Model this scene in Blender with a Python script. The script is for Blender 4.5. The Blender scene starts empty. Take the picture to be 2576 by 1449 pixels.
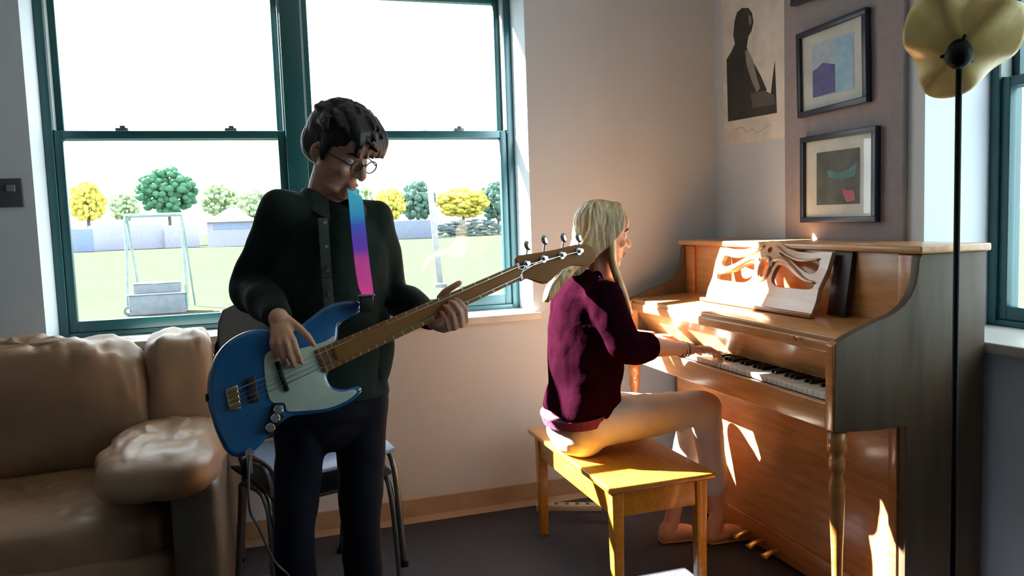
import bpy, bmesh, math, random
from mathutils import Vector as V, Matrix, noise
random.seed(7)
PI = math.pi
sc = bpy.context.scene
col = sc.collection

# ------------------------------------------------------------------ camera
FPX = 2000.0; CX = 1288.0; CY = 724.5
CAM = V((0, 0, 1.36))
_az, _pt, _rl = math.radians(17.4), math.radians(-4.9), math.radians(2.0)
FW = V((math.sin(_az)*math.cos(_pt), math.cos(_az)*math.cos(_pt), math.sin(_pt)))
_r0 = V((math.cos(_az), -math.sin(_az), 0)); _u0 = _r0.cross(FW)
RT = _r0*math.cos(_rl) - _u0*math.sin(_rl)
UP = RT.cross(FW)
cd = bpy.data.cameras.new('camera'); cam = bpy.data.objects.new('camera', cd); col.objects.link(cam)
cd.sensor_fit = 'HORIZONTAL'; cd.sensor_width = 36; cd.lens = FPX/2576*36
cd.clip_start = 0.05; cd.clip_end = 500
cam.matrix_world = Matrix(((RT.x, UP.x, -FW.x, CAM.x), (RT.y, UP.y, -FW.y, CAM.y), (RT.z, UP.z, -FW.z, CAM.z), (0, 0, 0, 1)))
sc.camera = cam
def ray(x, y): return FW + RT*((x-CX)/FPX) - UP*((y-CY)/FPX)
def D(x, y, d): return CAM + ray(x, y)*d                       # a measured point at depth d
def A(x, y, axis, val):                                        # a measured point on an axis plane
    r = ray(x, y); return CAM + r*((val-CAM[axis])/r[axis])
def PL(x, y, p0, n):                                           # a measured point on any plane
    r = ray(x, y); return CAM + r*((p0-CAM).dot(n)/r.dot(n))

# ------------------------------------------------------------------ light
SKY = 6.0
w = bpy.data.worlds.new('sky'); sc.world = w; w.use_nodes = True
bg = w.node_tree.nodes['Background']; bg.inputs[0].default_value = (0.86, 0.94, 1.0, 1); bg.inputs[1].default_value = SKY
sd = bpy.data.lights.new('sun', 'SUN'); sun = bpy.data.objects.new('sun', sd); col.objects.link(sun)
sd.energy = 110; sd.angle = math.radians(0.6); sd.color = (1.0, 0.985, 0.96)
SAZ, SEL = 1.26, math.radians(34)
_h = V((SAZ, -1, 0)).normalized()*math.cos(SEL)
sun.rotation_euler = V((_h.x, _h.y, -math.sin(SEL))).to_track_quat('-Z', 'Y').to_euler()
sun.location = (-8, 12, 9)
def portal(name, loc, target, sx, sy):
    l = bpy.data.lights.new(name, 'AREA'); o = bpy.data.objects.new(name, l); col.objects.link(o)
    l.shape = 'RECTANGLE'; l.size = sx; l.size_y = sy; l.cycles.is_portal = True
    o.location = loc; o.rotation_euler = (V(target)-V(loc)).to_track_quat('-Z', 'Y').to_euler()
portal('sky_portal', (0.19, 3.80, 1.85), (0.19, 0, 1.85), 2.1, 1.9)
portal('sky_portal', (2.62, 1.17, 1.85), (0, 1.17, 1.85), 2.1, 1.9)
vs = sc.view_settings
vs.view_transform = 'Standard'; vs.look = 'None'; vs.exposure = 0.0; vs.gamma = 1.0; vs.use_curve_mapping = False
sc.cycles.max_bounces = 10; sc.cycles.diffuse_bounces = 6; sc.cycles.transparent_max_bounces = 12
sc.cycles.caustics_reflective = False; sc.cycles.caustics_refractive = False
sc.cycles.sample_clamp_indirect = 6
sc.cycles.use_denoising = True

# ------------------------------------------------------------------ materials
def lin(c): return tuple((x/12.92 if x <= .04045 else ((x+.055)/1.055)**2.4) for x in [k/255 for k in c])
MATS = {}
def mat(name, c, rough=.6, metal=0, c2=None, scale=8, bump=0, bscale=60, kind='noise', stretch=None, coat=0, spec=.5, sss=0):
    if name in MATS: return MATS[name]
    m = bpy.data.materials.new(name); m.use_nodes = True; nt = m.node_tree; b = nt.nodes['Principled BSDF']
    b.inputs['Base Color'].default_value = (*lin(c), 1); b.inputs['Roughness'].default_value = rough
    b.inputs['Metallic'].default_value = metal; b.inputs['Specular IOR Level'].default_value = spec
    b.inputs['Coat Weight'].default_value = coat; b.inputs['Coat Roughness'].default_value = .12
    if sss: b.inputs['Subsurface Weight'].default_value = sss; b.inputs['Subsurface Radius'].default_value = (.02, .008, .004)
    tc = nt.nodes.new('ShaderNodeTexCoord'); mp = nt.nodes.new('ShaderNodeMapping')
    nt.links.new(tc.outputs['Object'], mp.inputs[0])
    if stretch: mp.inputs['Scale'].default_value = stretch
    if c2 is None: c2 = tuple(k*.9 for k in c)
    n = nt.nodes.new('ShaderNodeTexNoise'); n.inputs['Scale'].default_value = scale; n.inputs['Detail'].default_value = 5
    nt.links.new(mp.outputs[0], n.inputs[0])
    r = nt.nodes.new('ShaderNodeValToRGB'); r.color_ramp.elements[0].position = .35; r.color_ramp.elements[1].position = .65
    r.color_ramp.elements[0].color = (*lin(c), 1); r.color_ramp.elements[1].color = (*lin(c2), 1)
    nt.links.new(n.outputs[0], r.inputs[0]); nt.links.new(r.outputs[0], b.inputs['Base Color'])
    if bump:
        n2 = nt.nodes.new('ShaderNodeTexNoise'); n2.inputs['Scale'].default_value = bscale; n2.inputs['Detail'].default_value = 3
        nt.links.new(mp.outputs[0], n2.inputs[0])
        bp = nt.nodes.new('ShaderNodeBump'); bp.inputs['Strength'].default_value = bump; bp.inputs['Distance'].default_value = .01
        nt.links.new(n2.outputs[0], bp.inputs['Height']); nt.links.new(bp.outputs[0], b.inputs['Normal'])
    MATS[name] = m; return m
WALL = mat('wall_paint', (208, 216, 226), .75, c2=(204, 212, 222), scale=2, bump=.05, bscale=150)
PANEL = mat('grey_panel_fabric', (152, 144, 148), .9, c2=(144, 136, 142), scale=30, bump=.1, bscale=300)
CEIL = mat('ceiling_paint', (225, 222, 215), .9)
CARPET = mat('carpet', (84, 84, 92), .95, c2=(64, 64, 72), scale=180, bump=.6, bscale=400, spec=.12)
BASE = mat('baseboard_vinyl', (176, 150, 122), .5)
GREEN = mat('green_frame', (20, 76, 80), .35, c2=(18, 68, 74))
TRACK = mat('jamb_track', (150, 160, 160), .4)
SILL = mat('sill_stone', (214, 210, 204), .35)
OAK = mat('piano_wood', (186, 124, 68), .32, c2=(168, 100, 46), scale=6, stretch=(1, 1, 9), coat=.25)
OAKH = mat('piano_wood_long', (200, 146, 92), .30, c2=(180, 124, 72), scale=6, stretch=(9, 1, 9), coat=.3)
OAKD = mat('piano_wood_shaded', (86, 66, 44), .6, c2=(70, 52, 34), scale=5, stretch=(5, 5, .5), coat=0)  # darkened copy of the piano oak, the sides' shade put into its colour
BENCH = mat('bench_wood', (206, 140, 46), .30, c2=(188, 120, 34), scale=7, stretch=(9, 1, 9), coat=.3)
IVORY = mat('key_white', (236, 234, 226), .2, c2=(230, 228, 220))
EBONY = mat('key_black', (14, 14, 15), .25)
BRASS = mat('brass', (190, 150, 70), .3, metal=1)
CHROME = mat('chrome', (215, 215, 220), .18, metal=1)
STEEL = mat('grey_steel', (120, 124, 128), .35, metal=.8)
BLACKM = mat('black_metal', (12, 12, 13), .6, spec=.15)
BLACKP = mat('black_plastic', (13, 14, 18), .5, spec=.25)
LEATHER = mat('tan_leather', (160, 126, 96), .42, c2=(142, 110, 84), scale=5, bump=.3, bscale=11)
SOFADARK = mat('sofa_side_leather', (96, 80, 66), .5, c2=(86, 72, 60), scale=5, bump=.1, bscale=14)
BLUE = mat('blue_lacquer', (12, 82, 132), .18, c2=(10, 76, 124), coat=.8)
GUARD = mat('pickguard_cream', (176, 184, 168), .35)
MAPLE = mat('maple_neck', (146, 94, 42), .6, c2=(124, 78, 34), scale=6, stretch=(1, 1, 1), spec=.2)
SHIRT = mat('olive_shirt', (34, 44, 38), .85, c2=(28, 37, 33), scale=12, bump=.35, bscale=18, spec=.12)
TEE = mat('dark_tshirt', (30, 32, 32), .9, spec=.12)
TROUSER = mat('dark_trousers', (20, 22, 32), .8, c2=(16, 18, 26), bump=.3, bscale=14, spec=.12)
SKIN = mat('skin', (205, 150, 122), .5, c2=(198, 140, 112), sss=.08)
SKINF = mat('skin_fair', (226, 168, 140), .5, c2=(218, 158, 130), sss=.08)
LIP = mat('lips', (176, 96, 88), .5)
HAIRD = mat('dark_hair', (38, 30, 34), .5, c2=(26, 20, 26), scale=30, stretch=(1, 1, .3), bump=.6, bscale=70)
HAIRB = mat('blonde_hair', (218, 190, 146), .42, c2=(150, 120, 82), scale=45, stretch=(1, 1, .12), bump=.7, bscale=90)
MAROON = mat('maroon_knit', (36, 8, 20), .85, c2=(30, 6, 16), scale=14, bump=.3, bscale=26, spec=0)
KHAKI = mat('pale_trousers', (206, 194, 186), .75, c2=(198, 186, 178), scale=10, bump=.25, bscale=14, spec=.12)
SHOE = mat('brown_shoe', (120, 92, 66), .5)
SANDAL = mat('tan_sandal', (190, 140, 84), .6)
LAMPGL = mat('amber_shade', (222, 196, 120), .35, c2=(196, 166, 100), scale=9, bump=.2, bscale=20)
WHITE = mat('white_paper', (226, 224, 222), .7)
GRASS = mat('grass', (58, 62, 54), .95, c2=(56, 61, 50), scale=2, spec=0)
FRAMEBL = mat('frame_navy', (26, 34, 58), .35)
def glassmat():
    m = bpy.data.materials.new('window_glass'); m.use_nodes = True; nt = m.node_tree; nt.nodes.clear()
    o = nt.nodes.new('ShaderNodeOutputMaterial'); mx = nt.nodes.new('ShaderNodeMixShader')
    t = nt.nodes.new('ShaderNodeBsdfTransparent'); g = nt.nodes.new('ShaderNodeBsdfGlossy'); g.inputs['Roughness'].default_value = .02
    mx.inputs[0].default_value = .04; t.inputs[0].default_value = (.97, .99, .98, 1)
    nt.links.new(t.outputs[0], mx.inputs[1]); nt.links.new(g.outputs[0], mx.inputs[2]); nt.links.new(mx.outputs[0], o.inputs[0]); return m
GLASS = glassmat()

# ------------------------------------------------------------------ builders
class MB:
    def __init__(s): s.v = []; s.f = []; s.m = []; s.mi = 0
    def add(s, vs, fs):
        k = len(s.v); s.v += [tuple(p) for p in vs]; s.f += [tuple(i+k for i in f) for f in fs]; s.m += [s.mi]*len(fs); return s
    def box(s, x0, x1, y0, y1, z0, z1):
        return s.add([(x, y, z) for x in (x0, x1) for y in (y0, y1) for z in (z0, z1)],
                     [(0, 1, 3, 2), (4, 6, 7, 5), (0, 4, 5, 1), (2, 3, 7, 6), (0, 2, 6, 4), (1, 5, 7, 3)])
    def hull(s, c8): return s.add(c8, [(0, 1, 3, 2), (4, 6, 7, 5), (0, 4, 5, 1), (2, 3, 7, 6), (0, 2, 6, 4), (1, 5, 7, 3)])
    def beam(s, a, b, wx, wz=None, up=V((0, 0, 1))):
        a = V(a); b = V(b); wz = wz or wx; t = (b-a).normalized(); u = up if abs(t.dot(up)) < .95 else V((0, 1, 0))
        x = t.cross(u).normalized(); y = x.cross(t)
        return s.hull([p+x*i*wx/2+y*j*wz/2 for p in (a, b) for i in (-1, 1) for j in (-1, 1)])
    def prism(s, poly, d):                       # extrude a planar polygon of Vectors by d
        n = len(poly); d = V(d)
        s.add([V(p) for p in poly]+[V(p)+d for p in poly], [tuple(range(n))[::-1], tuple(range(n, 2*n))]+[(i, (i+1) % n, n+(i+1) % n, n+i) for i in range(n)]); return s
    def tube(s, pts, rad, seg=12, cap=True, ref=None, sm=0, hemi=False):
        P = [V(p) for p in pts]; n = len(P)
        Rr = rad if isinstance(rad, (list, tuple)) and len(rad) == n else [rad]*n
        Rr = [(r, r) if not isinstance(r, (tuple, list)) else tuple(r) for r in Rr]
        if sm:
            Q = []; RR = []
            for i in range(n-1):
                a, b, c, d = P[max(i-1, 0)], P[i], P[i+1], P[min(i+2, n-1)]
                for k in range(sm):
                    t = k/sm
                    Q.append(.5*((2*b)+(c-a)*t+(2*a-5*b+4*c-d)*t*t+(3*b-a-3*c+d)*t**3))
                    e = t*t*(3-2*t); RR.append(tuple(Rr[i][j]*(1-e)+Rr[i+1][j]*e for j in (0, 1)))
            Q.append(P[-1]); RR.append(Rr[-1]); P, Rr = Q, RR; n = len(P)
        if hemi:
            t0 = (P[0]-P[1]).normalized(); t1 = (P[-1]-P[-2]).normalized(); pre = []; post = []
            for k in (.35, .7, .92):
                q = math.sqrt(1-k*k); r = Rr[0]; mrr = min(r)
                pre.append((P[0]+t0*mrr*k, (r[0]*q, r[1]*q))); r = Rr[-1]; mrr = min(r)
                post.append((P[-1]+t1*mrr*k, (r[0]*q, r[1]*q)))
            P = [p for p, _ in pre[::-1]]+P+[p for p, _ in post]; Rr = [r for _, r in pre[::-1]]+Rr+[r for _, r in post]; n = len(P)
        u = None; vs = []
        for i in range(n):
            t = (P[min(i+1, n-1)]-P[max(i-1, 0)]).normalized()
            if u is None:
                rf = V(ref) if ref else (V((0, 0, 1)) if abs(t.z) < .9 else V((1, 0, 0)))
                u = (rf-t*rf.dot(t)).normalized()
            elif ref: u = (V(ref)-t*V(ref).dot(t)).normalized()
            else: u = (u-t*u.dot(t)).normalized()
            wv = t.cross(u)
            for k in range(seg):
                a = 2*PI*k/seg; vs.append(P[i]+u*math.cos(a)*Rr[i][0]+wv*math.sin(a)*Rr[i][1])
        fs = [(i*seg+k, i*seg+(k+1) % seg, (i+1)*seg+(k+1) % seg, (i+1)*seg+k) for i in range(n-1) for k in range(seg)]
        if cap: fs += [tuple(range(seg))[::-1], tuple(range((n-1)*seg, n*seg))]
        return s.add(vs, fs)
    def ell(s, c, r, M=None, seg=20, rings=12):
        c = V(c); r = (r, r, r) if not isinstance(r, (tuple, list)) else r; vs = []; fs = []
        for i in range(rings+1):
            th = PI*i/rings
            for k in range(seg):
                a = 2*PI*k/seg; p = V((r[0]*math.sin(th)*math.cos(a), r[1]*math.sin(th)*math.sin(a), r[2]*math.cos(th)))
                vs.append(c+(M @ p if M else p))
        for i in range(rings):
            for k in range(seg): fs.append((i*seg+k, (i+1)*seg+k, (i+1)*seg+(k+1) % seg, i*seg+(k+1) % seg))
        return s.add(vs, fs)
    def lathe(s, c, prof, seg=24, ax=None):
        c = V(c); vs = [c+V((r*math.cos(2*PI*k/seg), r*math.sin(2*PI*k/seg), z)) for r, z in prof for k in range(seg)]; n = len(prof)
        if ax: q = V((0, 0, 1)).rotation_difference(V(ax)); vs = [c+q @ (p-c) for p in vs]
        fs = [(i*seg+k, i*seg+(k+1) % seg, (i+1)*seg+(k+1) % seg, (i+1)*seg+k) for i in range(n-1) for k in range(seg)]
        return s.add(vs, fs+[tuple(range(seg))[::-1], tuple(range((n-1)*seg, n*seg))])
    def build(s, name, m, parent=None, smooth=False, bevel=0, voxel=0, soft=0, disp=0, dscale=6, sub=0, loc=None, weld=False):
        me = bpy.data.meshes.new(name); me.from_pydata(s.v, [], s.f); me.update()
        ms = m if isinstance(m, (list, tuple)) else [m]
        for k in ms: me.materials.append(k)
        if len(ms) > 1: me.polygons.foreach_set('material_index', s.m)
        bm = bmesh.new(); bm.from_mesh(me)
        if weld: bmesh.ops.remove_doubles(bm, verts=bm.verts, dist=1e-5)
        bmesh.ops.recalc_face_normals(bm, faces=bm.faces); bm.to_mesh(me); bm.free()
        o = bpy.data.objects.new(name, me); col.objects.link(o)
        mods = False
        if bevel:
            b = o.modifiers.new('b', 'BEVEL'); b.width = bevel; b.segments = 3; b.limit_method = 'ANGLE'; b.angle_limit = math.radians(40); mods = True
        if sub:
            b = o.modifiers.new('s', 'SUBSURF'); b.levels = b.render_levels = sub; mods = True
        if voxel:
            b = o.modifiers.new('r', 'REMESH'); b.mode = 'VOXEL'; b.voxel_size = voxel; mods = True
            if soft: b = o.modifiers.new('m', 'SMOOTH'); b.factor = .5; b.iterations = soft
        if mods:
            dg = bpy.context.evaluated_depsgraph_get(); dg.update()
            nm = bpy.data.meshes.new_from_object(o.evaluated_get(dg)); o.modifiers.clear(); o.data = nm; nm.name = name; bpy.data.meshes.remove(me); me = nm
            if not me.materials:
                for k in ms: me.materials.append(k)
        if disp:
            for vtx in me.vertices:
                q = vtx.co*dscale; vtx.co += vtx.normal*disp*(noise.noise(V((q.x, q.y, q.z*.7)))+.5*noise.noise(V((q.x*2.1, q.y*2.1, q.z*1.6+5))))
            me.update()
        if smooth or voxel: me.polygons.foreach_set('use_smooth', [True]*len(me.polygons))
        elif bevel:
            me.polygons.foreach_set('use_smooth', [True]*len(me.polygons)); me.set_sharp_from_angle(angle=math.radians(35))
        if parent is not None:
            o.parent = parent; o.matrix_parent_inverse = Matrix.Translation(-parent.location) if parent.get('_root') else Matrix.Identity(4)
        if loc is not None: recenter(o, V(loc))
        return o
def recenter(o, p):
    for vtx in o.data.vertices: vtx.co -= p
    o.location = p
def thing(name, label, cat, loc, group=None):
    o = bpy.data.objects.new(name, None); col.objects.link(o); o.location = loc; o.empty_display_size = .05
    o['label'] = label; o['category'] = cat; o['_root'] = 1
    if group: o['group'] = group
    return o
def tag(o, label, cat, group=None, kind=None):
    o['label'] = label; o['category'] = cat
    if group: o['group'] = group
    if kind: o['kind'] = kind
    return o
def struct(o): o['kind'] = 'structure'; return o
def base_at(o):          # put a single mesh's origin at the base of its bounding box
    vs = [v.co for v in o.data.vertices]; n = len(vs)
    recenter(o, V((sum(v.x for v in vs)/n, sum(v.y for v in vs)/n, min(v.z for v in vs)))); return o

# ------------------------------------------------------------------ the room
YW, XW = 3.518, 2.191; TH = .32; ZC = 3.0; XL = -3.2; YB = -3.2
WX0, WX1, WZ0, WZ1 = -.825, 1.205, .925, 2.48
PY0, PY1 = .15, 2.201
struct(MB().box(XL-.2, XW+.4, YB-.2, YW+.35, -.12, 0).build('floor', CARPET))
struct(MB().box(XL-.2, XW+.4, YB-.2, YW+.35, ZC, ZC+.12).build('ceiling', CEIL))
m = MB(); m.box(XL, WX0, YW, YW+TH, 0, ZC); m.box(WX1, XW+TH, YW, YW+TH, 0, ZC); m.box(WX0, WX1, YW, YW+TH, 0, WZ0-.03); m.box(WX0, WX1, YW, YW+TH, WZ1, ZC)
struct(m.build('wall_back', WALL))
TR = .42
m = MB(); m.box(XW, XW+TR, PY1, YW, 0, ZC); m.box(XW, XW+TR, YB, PY0, 0, ZC); m.box(XW, XW+TR, PY0, PY1, 0, WZ0-.03); m.box(XW, XW+TR, PY0, PY1, WZ1, ZC)
struct(m.build('wall_right', WALL))
struct(MB().box(XL-TH, XL, YB, YW+TH, 0, ZC).build('wall_left', WALL))
struct(MB().box(XL-TH, XW+TH, YB-TH, YB, 0, ZC).build('wall_front', WALL))
def basebd(name, poly, d): return struct(MB().prism(poly, d).build(name, BASE))
prof = [(0, 0), (.02, 0), (.012, .012), (.006, .025), (.006, .105), (0, .108)]
basebd('baseboard_back', [V((XL, YW-a, b)) for a, b in prof], (XW-XL, 0, 0))
basebd('baseboard_right', [V((XW-a, YB, b)) for a, b in prof], (0, YW-YB-.02, 0))
struct(MB().box(WX0-.0, WX1+.03, YW-.035, YW+.215, WZ0-.035, WZ0).build('trim_1', SILL, bevel=.006))
struct(MB().box(XW-.035, XW+.31, PY0, PY1+.03, WZ0-.035, WZ0).build('trim_2', SILL, bevel=.006))
struct(MB().box(XW-.022, XW, 2.275, 2.937, 0, ZC).build('trim_3', PANEL, bevel=.003))

def window(name, P, width, mull):
    """P(u, depth, z): u across from 0..width, depth outward from the inner face"""
    root = bpy.data.objects.new(name, None); col.objects.link(root); root.location = P(width/2, 0, WZ0); root['_root'] = 1; struct(root)
    def bx(m, u0, u1, d0, d1, z0, z1):
        a = P(u0, d0, z0); b = P(u1, d1, z1); m.box(min(a.x, b.x), max(a.x, b.x), min(a.y, b.y), max(a.y, b.y), z0, z1)
    z0, z1, zr = WZ0, WZ1, 1.774
    m = MB(); fw = .035
    bx(m, 0, fw, 0, .11, z0, z1); bx(m, width-fw, width, 0, .11, z0, z1); bx(m, fw, width-fw, 0, .11, z0, z0+.022); bx(m, fw, width-fw, 0, .11, z1-.04, z1)
    bx(m, mull-.045, mull+.045, -.012, .11, z0+.022, z1-.04)
    m.build('window_frame', GREEN, root, bevel=.003)
    for s, (a, b) in enumerate(((fw, mull-.045), (mull+.045, width-fw))):
        for low in (1, 0):
            d0 = .012 if low else .052; sw = .034; za, zb = (z0+.022, zr+.018) if low else (zr-.018, z1-.04)
            m = MB(); bx(m, a, a+sw, d0, d0+.034, za, zb); bx(m, b-sw, b, d0, d0+.034, za, zb)
            bx(m, a+sw, b-sw, d0, d0+.034, za, za+(.048 if low else .034)); bx(m, a+sw, b-sw, d0, d0+.034, zb-(.034 if low else .04), zb)
            sash = m.build('sash', GREEN, root, bevel=.003)
            m = MB(); bx(m, a+sw, b-sw, d0+.015, d0+.019, za+.03, zb-.03); g = m.build('pane', GLASS); g.parent = sash
            if low:
                for q in (.28, .75):
                    u = a+(b-a)*q; m = MB(); bx(m, u-.025, u+.025, d0-.002, d0+.03, zb, zb+.012); bx(m, u-.008, u+.014, d0, d0+.02, zb+.012, zb+.022)
                    l = m.build('sash_lock', STEEL, bevel=.003); l.parent = sash
        m = MB(); bx(m, a-.006 if s else a, a+.008, -.0, .05, zr+.02, z1-.04); bx(m, b-.008, b, 0, .05, zr+.02, z1-.04); m.build('jamb_track', TRACK, root)
    return root
window('window_1', lambda u, d, z: V((WX0+u, YW+.205+d, z)), WX1-WX0, 1.005)
window('window_2', lambda u, d, z: V((XW+.285+d, PY1-u, z)), PY1-PY0, 1.02)

# wall plate on the back wall, left of the window
p = A(65, 450, 1, YW)
r = thing('wall_plate', 'dark grey intercom plate on wall left of green window', 'wall plate', (-.945, YW-.01, 1.47))
MB().box(-1.02, -.862, YW-.012, YW, 1.475, 1.585).build('cover', mat('plate_grey', (70, 72, 78), .4), r, bevel=.003)
MB().box(-.915, -.885, YW-.02, YW-.012, 1.535, 1.56).build('button', mat('plate_button', (120, 122, 130), .4), r, bevel=.002)
MB().box(-.99, -.94, YW-.018, YW-.012, 1.50, 1.56).build('speaker_grille', BLACKP, r, bevel=.002)

# ------------------------------------------------------------------ outdoors
GZ = -.3
o = tag(MB().box(-160, 200, YW+TH+.6, 330, GZ-.5, GZ).build('lawn', GRASS), 'wide sunlit grass field outside the window', 'lawn'); o['kind'] = 'structure'
def G(px, py): return A(px, py, 2, GZ)
def foliage(c, rx, ry, rz, n, seed, blob=.22):
    rnd = random.Random(seed); m = MB()
    for i in range(n):
        while 1:
            p = V((rnd.uniform(-1, 1), rnd.uniform(-1, 1), rnd.uniform(-1, 1)))
            if p.length < 1: break
        k = rnd.uniform(.6, 1.3)*blob; m.ell(c+V((p.x*rx, p.y*ry, p.z*rz)), (rx*k, ry*k, rz*k), None, 7, 5)
    return m
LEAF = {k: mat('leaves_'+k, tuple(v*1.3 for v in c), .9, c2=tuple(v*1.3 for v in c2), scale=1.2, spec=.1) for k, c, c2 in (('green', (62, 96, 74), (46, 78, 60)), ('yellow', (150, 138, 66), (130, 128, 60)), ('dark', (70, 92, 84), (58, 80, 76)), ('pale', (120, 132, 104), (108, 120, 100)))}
BARK = mat('bark', (90, 80, 70), .9)
def tree(x0, x1, ytop, ybase, yg, kind, label, seed, Y=95):
    cx = (x0+x1)/2; a = A(x0, 500, 1, Y); b = A(x1, 500, 1, Y); rx = (b.x-a.x)/2
    zt = A(cx, ytop, 1, Y).z; zb = A(cx, ybase, 1, Y).z; c = V(((a.x+b.x)/2, Y, (zt+zb)/2)); rz = (zt-zb)/2
    r = thing('tree', label, 'tree', (c.x, Y, GZ), 'trees beyond the field')
    foliage(c, rx*.95, rx*.75, rz*.9, 300, seed, .135).build('crown', LEAF[kind], r)
    MB().tube([(c.x, Y, GZ), (c.x+.1, Y, c.z)], [.25, .12], 8).build('trunk', BARK, r)
tree(165, 268, 455, 560, 620, 'yellow', 'small yellow autumn tree at far left of the field', 1, 96)
tree(342, 500, 418, 545, 620, 'green', 'large round green tree rising behind the white fence', 2, 100)
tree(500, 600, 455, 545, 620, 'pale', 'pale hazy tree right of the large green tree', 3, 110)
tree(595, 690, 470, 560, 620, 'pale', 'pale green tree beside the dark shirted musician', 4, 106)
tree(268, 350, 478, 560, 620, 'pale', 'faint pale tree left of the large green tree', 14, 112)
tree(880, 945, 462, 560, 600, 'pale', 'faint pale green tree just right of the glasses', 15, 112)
tree(935, 1020, 472, 560, 600, 'yellow', 'yellow green tree right behind the striped guitar strap', 5, 92)
tree(1000, 1095, 450, 560, 600, 'dark', 'dark green tree between two yellow ones', 6, 97)
tree(1095, 1230, 468, 552, 600, 'yellow', 'wide yellow tree above the dark hedge', 7, 95)
tree(1200, 1300, 455, 560, 600, 'dark', 'dark tree at the right edge of the window view', 8, 99)
def fencebox(x0, x1, yt, yb, Y, name, m, label, cat):
    a = A(x0, yb, 1, Y); b = A(x1, yt, 1, Y)
    return tag(base_at(MB().box(a.x, b.x, Y, Y+.3, GZ, b.z).build(name, m, bevel=.05)), label, cat)
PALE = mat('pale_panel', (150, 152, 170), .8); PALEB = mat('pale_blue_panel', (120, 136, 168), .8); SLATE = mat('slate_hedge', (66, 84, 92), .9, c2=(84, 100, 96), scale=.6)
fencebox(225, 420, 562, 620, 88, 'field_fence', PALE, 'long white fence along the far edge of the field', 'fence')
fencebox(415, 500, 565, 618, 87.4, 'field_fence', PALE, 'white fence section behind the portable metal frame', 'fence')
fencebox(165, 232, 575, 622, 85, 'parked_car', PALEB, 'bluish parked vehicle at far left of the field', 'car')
def shed(x0, x1, yt, ym, Y, label):
    a = A(x0, ym, 1, Y); b = A(x1, ym, 1, Y); t = A((x0+x1)/2, yt, 1, Y)
    r = thing('shed', label, 'shed', ((a.x+b.x)/2, Y, GZ))
    MB().box(a.x, b.x, Y, Y+5, GZ, a.z).build('wall', PALE, r)
    MB().prism([V((a.x-.3, Y-.3, a.z)), V((b.x+.3, Y-.3, a.z)), V(((a.x+b.x)/2, Y-.3, t.z))], (0, 5.6, 0)).build('roof', mat('shed_roof', (170, 160, 160), .8), r)
    MB().box(a.x+.6, b.x-.6, Y-.05, Y, a.z-.7, a.z-.2).build('window', PALEB, r)
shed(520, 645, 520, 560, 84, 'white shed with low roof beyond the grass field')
tag(base_at(foliage(V((A(1180, 560, 1, 86).x, 86, .5)), 4.2, .6, 1.1, 260, 31, .10).build('hedge', SLATE)), 'low dark hedge under the wide yellow tree', 'hedge')
fencebox(985, 1100, 552, 590, 84, 'field_fence', mat('mesh_fence', (118, 128, 150), .8), 'pale mesh fence left of the dark hedge', 'fence')
o = tag(MB().box(6.2, 9, -5, 3.2, GZ, 5.2).build('added_wing', mat('added_wing_render', (120, 136, 142), .9)), 'pale blue grey building wing added to dim the right window', 'building'); o['kind'] = 'structure'  # added block that cuts the sky light entering the right window
# leaning pale lamp post
b0 = G(1108, 722); t0 = A(1040, 70, 1, b0.y)
r = thing('lamp_post', 'pale grey leaning pole on the grass behind the right window', 'pole', b0)
MB().tube([b0, t0], [.085, .055], 10).build('pole', mat('pale_pole', (176, 176, 184), .6), r, smooth=True)
MB().lathe(b0, [(.18, 0), (.18, .08), (.12, .12)], 12).build('base_collar', STEEL, r)
# portable frame with weighted boxes
g = G(390, 790); Y = g.y; xl = A(322, 700, 1, Y).x; xr = A(467, 700, 1, Y).x; zt = A(395, 541, 1, Y).z
r = thing('rolling_frame', 'tall metal tube frame with wheels standing on the grass', 'frame', (g.x, Y, GZ))
PT = mat('pale_tube', (120, 140, 140), .5)
MB().tube([(xl-.06, Y, GZ+.1), (xl, Y, GZ+1.0), (xl+.02, Y, zt-.08), (xl+.1, Y, zt)], .03, 8, sm=4).build('post', PT, r, smooth=True)
MB().tube([(xr, Y, GZ+.1), (xr, Y, zt)], .03, 8).build('post', PT, r)
MB().tube([(xl+.08, Y, zt), (xr, Y, zt)], .04, 8).build('top_bar', PT, r)
MB().tube([(xl, Y, GZ+.1), (xr, Y, GZ+.1)], .03, 8).build('bottom_bar', PT, r)
MB().tube([(xr+.05, Y+1.2, GZ+.03), (xr, Y, zt)], .025, 8).build('brace', PT, r)
MB().tube([(xl+.05, Y+1.2, GZ+.03), (xl+.06, Y, zt-.05)], .025, 8).build('brace', PT, r)
wh = MB().tube([(xl-.02, Y-.09, GZ+.1), (xl-.02, Y-.03, GZ+.1)], .1, 20).build('wheel', mat('pale_rubber', (90, 100, 100), .7), r, bevel=.01)
MB().tube([(xl-.02, Y-.10, GZ+.1), (xl-.02, Y-.09, GZ+.1)], .045, 16).build('hub', PALE).parent = wh
BX = mat('grey_crate', (104, 112, 120), .7, c2=(92, 100, 110))
a = A(325, 786, 1, Y-.1); b = A(465, 737, 1, Y-.1)
r = thing('crate', 'large grey crate resting on grass under the metal frame', 'crate', ((a.x+b.x)/2, Y, GZ), 'grey crates on the grass')
MB().box(a.x, b.x, Y-.1, Y+.4, GZ, b.z).build('crate_body', BX, r, bevel=.02); MB().box(a.x-.02, b.x+.02, Y-.12, Y+.42, b.z, b.z+.025).build('lid', PALE, r, bevel=.005)
a2 = A(336, 730, 1, Y); b2 = A(452, 710, 1, Y)
r = thing('crate', 'smaller grey crate stacked on top of the large one', 'crate', ((a2.x+b2.x)/2, Y, b.z+.025), 'grey crates on the grass')
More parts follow.
